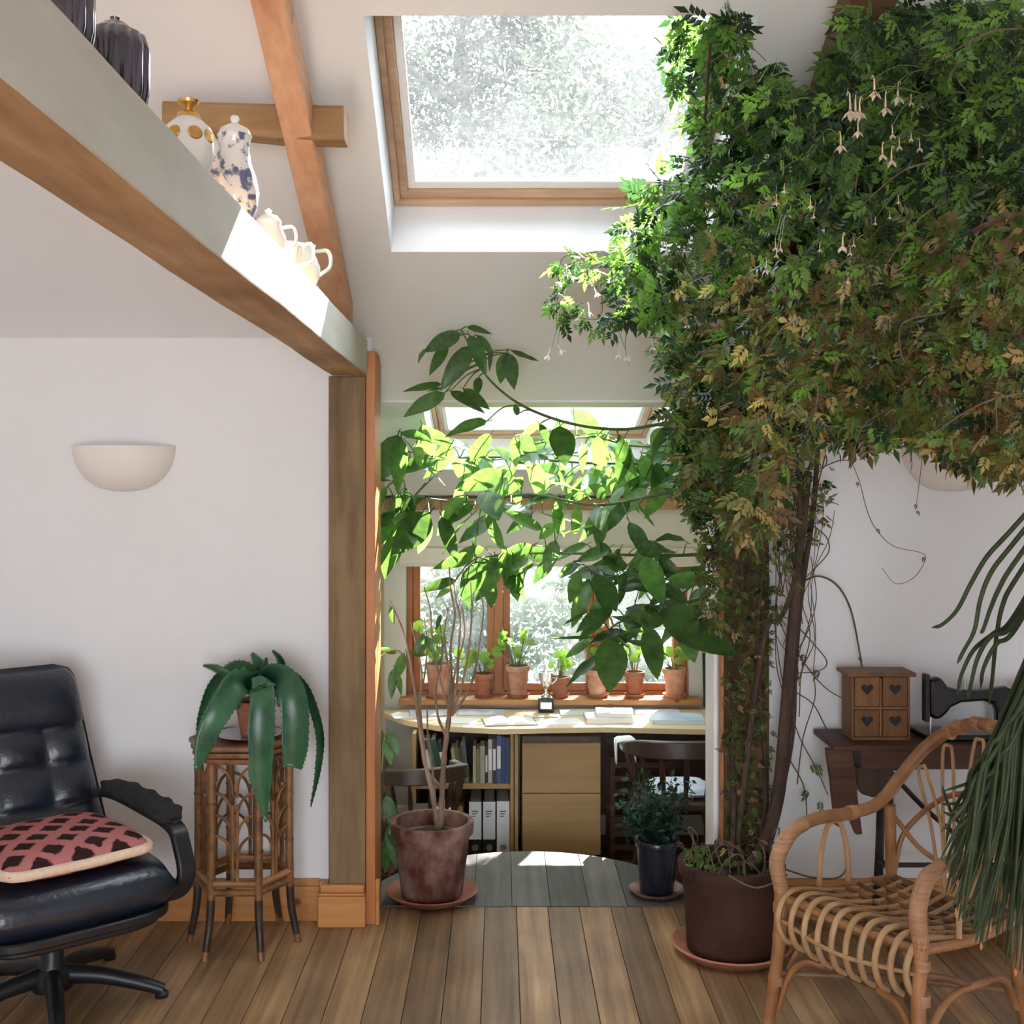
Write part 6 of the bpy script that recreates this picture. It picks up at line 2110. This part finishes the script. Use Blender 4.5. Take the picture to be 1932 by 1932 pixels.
# arm-and-back rail in one sweep, each front leg rising into its arm
rail = [(-.01, .0, .40), (-.012, -.015, .50), (-.005, .03, .572), (-.005, .14, .598), (-.005, .30, .592), (.0, .42, .605), (.02, .50, .68), (.07, .57, .78), (.15, .615, .845), (.23, .63, .866),
        (.31, .615, .845), (.39, .57, .78), (.44, .50, .68), (.46, .42, .605), (.465, .30, .592), (.465, .14, .598), (.465, .03, .572), (.472, -.015, .50), (.47, .0, .40)]
cane('arm_rail', rail, .0195, n=10)
for sgn, u in ((0, -.010), (1, .470)):
    cane('arm_wrap', [(u, .0, .41), (u - .002 + .004 * sgn, -.015, .50), (u + .005 - .010 * sgn, .03, .572), (u + .005 - .01 * sgn, .09, .592)], [.0215, .0225, .0225, .021], 'rattan_wrap', n=10)
    cane('leg', [(u, .0, .42), (u, -.01, .25), (u + (-.025 if u < .1 else .025), -.03, .0)], [.0195, .019, .0175], n=10)
    ub = .02 if u < .1 else .44
    cane('leg', [(ub, .45, .60), (ub, .455, .40), (ub, .47, .20), (ub + (-.01 if u < .1 else .01), .51, 0)], [.0175, .0175, .017, .016], 'rattan', n=10)
    # side: seat rail, hairpin under the arm, brace
    cane('seat_rail', [(u, .0, .395), (u, .22, .375), (ub, .455, .37)], .014)
    uu = u + (.002 if u < .1 else -.002)
    cane('side_loop', [(uu, .16, .385), (uu, .165, .47), (uu, .19, .555), (uu, .225, .58), (uu, .26, .555), (uu, .285, .47), (uu, .29, .385)], .0085, 'rattan_pale')
    cane('side_loop', [(uu, .20, .385), (uu, .215, .50), (uu, .225, .575)], .006, 'rattan_shade') if False else None
    cane('brace', [(u, .0, .10), (u, .05, .19), (u, .13, .245), (u, .25, .25), (ub, .40, .215), (ub, .465, .12)], .0105, 'rattan')
    cane('brace', [(u, -.005, .335), (u, .10, .30), (u, .20, .26)], .009, 'rattan_shade')
cane('seat_rail', [(-.01, .0, .392), (.23, -.005, .385), (.47, .0, .392)], .0145)
cane('seat_rail', [(.02, .455, .372), (.23, .46, .36), (.44, .455, .372)], .0145, 'rattan_shade')
cane('apron_rail', [(-.01, .015, .262), (.23, .03, .235), (.47, .015, .262)], .0115, 'rattan_shade')
cane('front_band', [(-.01, -.022, .338), (.23, -.047, .318), (.47, -.022, .338)], .0062, 'rattan_pale')
for k in range(10):
    u = .015 + .44 * k / 9
    sag = .02 * math.sin(PI * k / 9)
    cane('seat_hoop', [(u, .018, .260 - sag), (u, -.022, .29 - sag), (u, -.040, .345 - sag * .5), (u, -.014, .398), (u, .04, .413), (u, .16, .388 - sag * .6), (u, .31, .368 - sag * .6), (u, .455, .374)], [.0085, .009, .009, .009, .009, .008, .007, .007], 'rattan_pale')
for w_ in (.07, .13, .19, .25, .31, .37, .42):
    cane('seat_cane', [(-.005 + .055 * w_, w_, .388 - .03 * w_), (.12, w_, .372 - .02 * w_), (.23, w_, .362 - .02 * w_), (.34, w_, .372 - .02 * w_), (.465 - .055 * w_, w_, .388 - .03 * w_)], .0062, 'rattan_shade')
cane('stretcher', [(-.02, .0, .165), (.23, .22, .185), (.44, .46, .17)], .012, 'rattan_shade')
cane('stretcher', [(.48, .0, .165), (.23, .24, .165), (.02, .46, .17)], .012, 'rattan_shade')
cane('front_brace', [(-.018, -.005, .06), (.02, .0, .17), (.07, .01, .225), (.14, .02, .235)], .010, 'rattan')
cane('front_brace', [(.478, -.005, .06), (.44, .0, .17), (.39, .01, .225), (.32, .02, .235)], .010, 'rattan')
# fan back
for k, a in enumerate((-.95, -.5, 0, .5, .95)):
    tu, tz = .23 + .175 * math.sin(a), .59 + .235 * math.cos(a)
    tw_ = .60 - .10 * abs(math.sin(a)) ** 1.5
    bu = .23 + .05 * math.sin(a)
    for e in (-.019, .019):
        cane('back_loop', [(bu + e * .4, .475, .385), (bu + (tu - bu) * .5 + e, .535 - .02 * abs(a), .55), (tu + e * .9, tw_ - .005, tz - .03), (tu, tw_, tz)], .0055, 'rattan_pale')
cane('back_arc', [(.03, .46, .40), (.05, .485, .52), (.14, .54, .63), (.23, .56, .66), (.32, .54, .63), (.41, .485, .52), (.43, .46, .40)], .0085, 'rattan')
cane('back_arc', [(.02, .47, .56), (.10, .50, .47), (.23, .51, .44), (.36, .50, .47), (.44, .47, .56)], .0085, 'rattan')
for (u, w_, z, ax) in ((.12, .605, .825, 0), (.15, .615, .845, 0), (.20, .63, .862, 0), (.26, .63, .862, 0), (.31, .615, .845, 0), (.34, .605, .825, 0), (-.005, .30, .592, 1), (-.012, 0, .36, 2), (-.014, 0, .27, 2), (.472, 0, .36, 2), (.472, 0, .27, 2), (-.02, -.012, .15, 2), (.48, -.012, .15, 2)):
    t_ = [U, Wv, Vector((0, 0, 1))][ax]
    c_ = rp(u, w_, z)
    MB().tube([c_ - t_ * .014, c_ + t_ * .014], .0225, 10).build('binding', 'rattan_wrap', ra, smooth=True)

# ------------------------------------------------------------------ hanging bristly cactus beside the chair
hc = thing('hanging_cactus', 'large rat-tail cactus trailing bristly dark stems with orange tips', 'hanging plant', (1.58, 2.95, 1.55))
MB().lathe(pot_profile(.09, .125, .17, .035, .010, .006), n=36).build('pot', 'terracotta', hc, smooth=True)
MB().lathe([(0, .135), (.11, .135), (0, .15)], n=18).build('soil', 'soil', hc, smooth=True)
for k in range(3):
    a = 2 * PI * k / 3
    MB().tube([(.13 * math.cos(a), .13 * math.sin(a), .165), (0, 0, 1.375)], .0025, 6).build('hanger', 'rope', hc, smooth=True)
CS = Vector((1.58, 2.95, 1.72))


def cstem(pts, r0, tipc, nb, blen, rr, own):
    c = catmull(pts, 7)
    m = len(c)
    mb = MB()
    rad = [r0 * (.75 + .25 * math.sin(PI * min(1, k / m + .2))) * (1 if k < m - 3 else (m - k) / 4) for k in range(m)]
    mb.tube(c, rad, 7)
    br = MB()
    for q in range(nb):
        i = int(rr.integers(1, m - 1))
        t_ = (c[min(i + 1, m - 1)] - c[i - 1]).normalized()
        v = Vector(rr.normal(size=3))
        o_ = (v - t_ * v.dot(t_)).normalized()
        p = c[i].lerp(c[min(i + 1, m - 1)], rr.random())
        dirn = (o_ * .8 + t_ * .75).normalized()
        sd = t_.cross(o_) * .0020
        b0 = p + o_ * r0 * .6
        br.add([b0 - sd, b0 + sd, b0 + dirn * blen * (.6 + .7 * rr.random())], [(0, 1, 2)])
    return mb, br, c


rc_ = np.random.default_rng(61)
EXS = [[(1905, 1003), (1862, 1050), (1832, 1100), (1806, 1150), (1778, 1178), (1758, 1184)], [(1908, 1030), (1870, 1080), (1850, 1130), (1838, 1190), (1818, 1228), (1806, 1252)],
       [(1915, 1060), (1885, 1110), (1868, 1150), (1856, 1185), (1850, 1196)], [(1918, 1090), (1892, 1140), (1880, 1200), (1872, 1280), (1866, 1330)],
       [(1915, 1160), (1875, 1195), (1838, 1225), (1815, 1270), (1806, 1310)], [(1918, 1170), (1870, 1200), (1845, 1240), (1832, 1290), (1826, 1320)], [(1920, 1180), (1880, 1215), (1856, 1260), (1850, 1300)],
       [(1920, 760), (1875, 770), (1850, 810), (1838, 860), (1832, 895)], [(1925, 750), (1890, 770), (1870, 820), (1862, 880), (1858, 905)], [(1930, 760), (1905, 790), (1890, 840), (1884, 890)], [(1918, 745), (1868, 752), (1838, 790), (1828, 840)]]
for k, e in enumerate(EXS):
    Yk = 3.02 + .03 * math.sin(k * 2)
    q = [at(a, b, Yk) for a, b in e]
    pre = [CS + Vector((-.05, .02, -.03)), CS + Vector((-.10, .03, .04)).lerp(q[0] - CS, .35) if k > 6 else (CS + q[0]) / 2 + Vector((.02, 0, .06))]
    mb, br, c = cstem(pre + q, .0065, 1, 1300, .016, rc_, True)
    so = mb.build('stem', 'cactus', hc, smooth=True, world=True)
    br.build('bristles', 'bristle', so, world=True)['kind'] = 'stuff'
    if k in (0, 1, 4, 8):
        t_ = (c[-1] - c[-2]).normalized()
        MB().tube([c[-1] - t_ * .004, c[-1] + t_ * .015, c[-1] + t_ * .04], [.003, .0045, .001], 7).build('bud', 'bud_orange', so, world=True, smooth=True)
mass, mbr = MB(), MB()
buds = []
for k in range(120):
    x_end = 1772 + 175 * rc_.random() ** .9
    lim = np.interp(x_end, [1770, 1800, 1850, 1950], [1640, 1740, 1790, 1860])
    y_end = lim - 190 * rc_.random() ** 1.5
    x_mid = x_end + 8 + 50 * rc_.random()
    Yk = 2.60 + .24 * rc_.random()
    y_top = np.interp(x_mid, [1780, 1850, 1960], [1500, 1400, 1180]) + 90 * rc_.random()
    q = [at(x_mid + 62, y_top - 70, Yk), at(x_mid + 20, y_top, Yk), at(x_mid, (y_top + y_end) / 2, Yk), at(x_end, y_end, Yk)]
    pre = [CS + Vector((-.04 * rc_.random(), .05 * rc_.normal(), -.03)), (CS + q[0]) / 2 + Vector((.04, 0, .10))]
    m_, b_, c = cstem(pre + q, .0050, 1, 560, .030, rc_, False)
    mass.add(m_.v, m_.f)
    mbr.add(b_.v, b_.f)
    if k % 14 == 0:
        buds.append(c[-1])
mo = mass.build('trailing_stems', 'cactus', hc, smooth=True, world=True)
mo['kind'] = 'stuff'
mbo = mbr.build('bristles', 'bristle', mo, world=True)
mbo['kind'] = 'stuff'
for b_ in buds:
    MB().lathe([(0, -.010), (.003, -.004), (.004, .002), (0, .012)], tuple(b_), n=8).build('bud', 'bud_orange', hc, world=True, smooth=True)
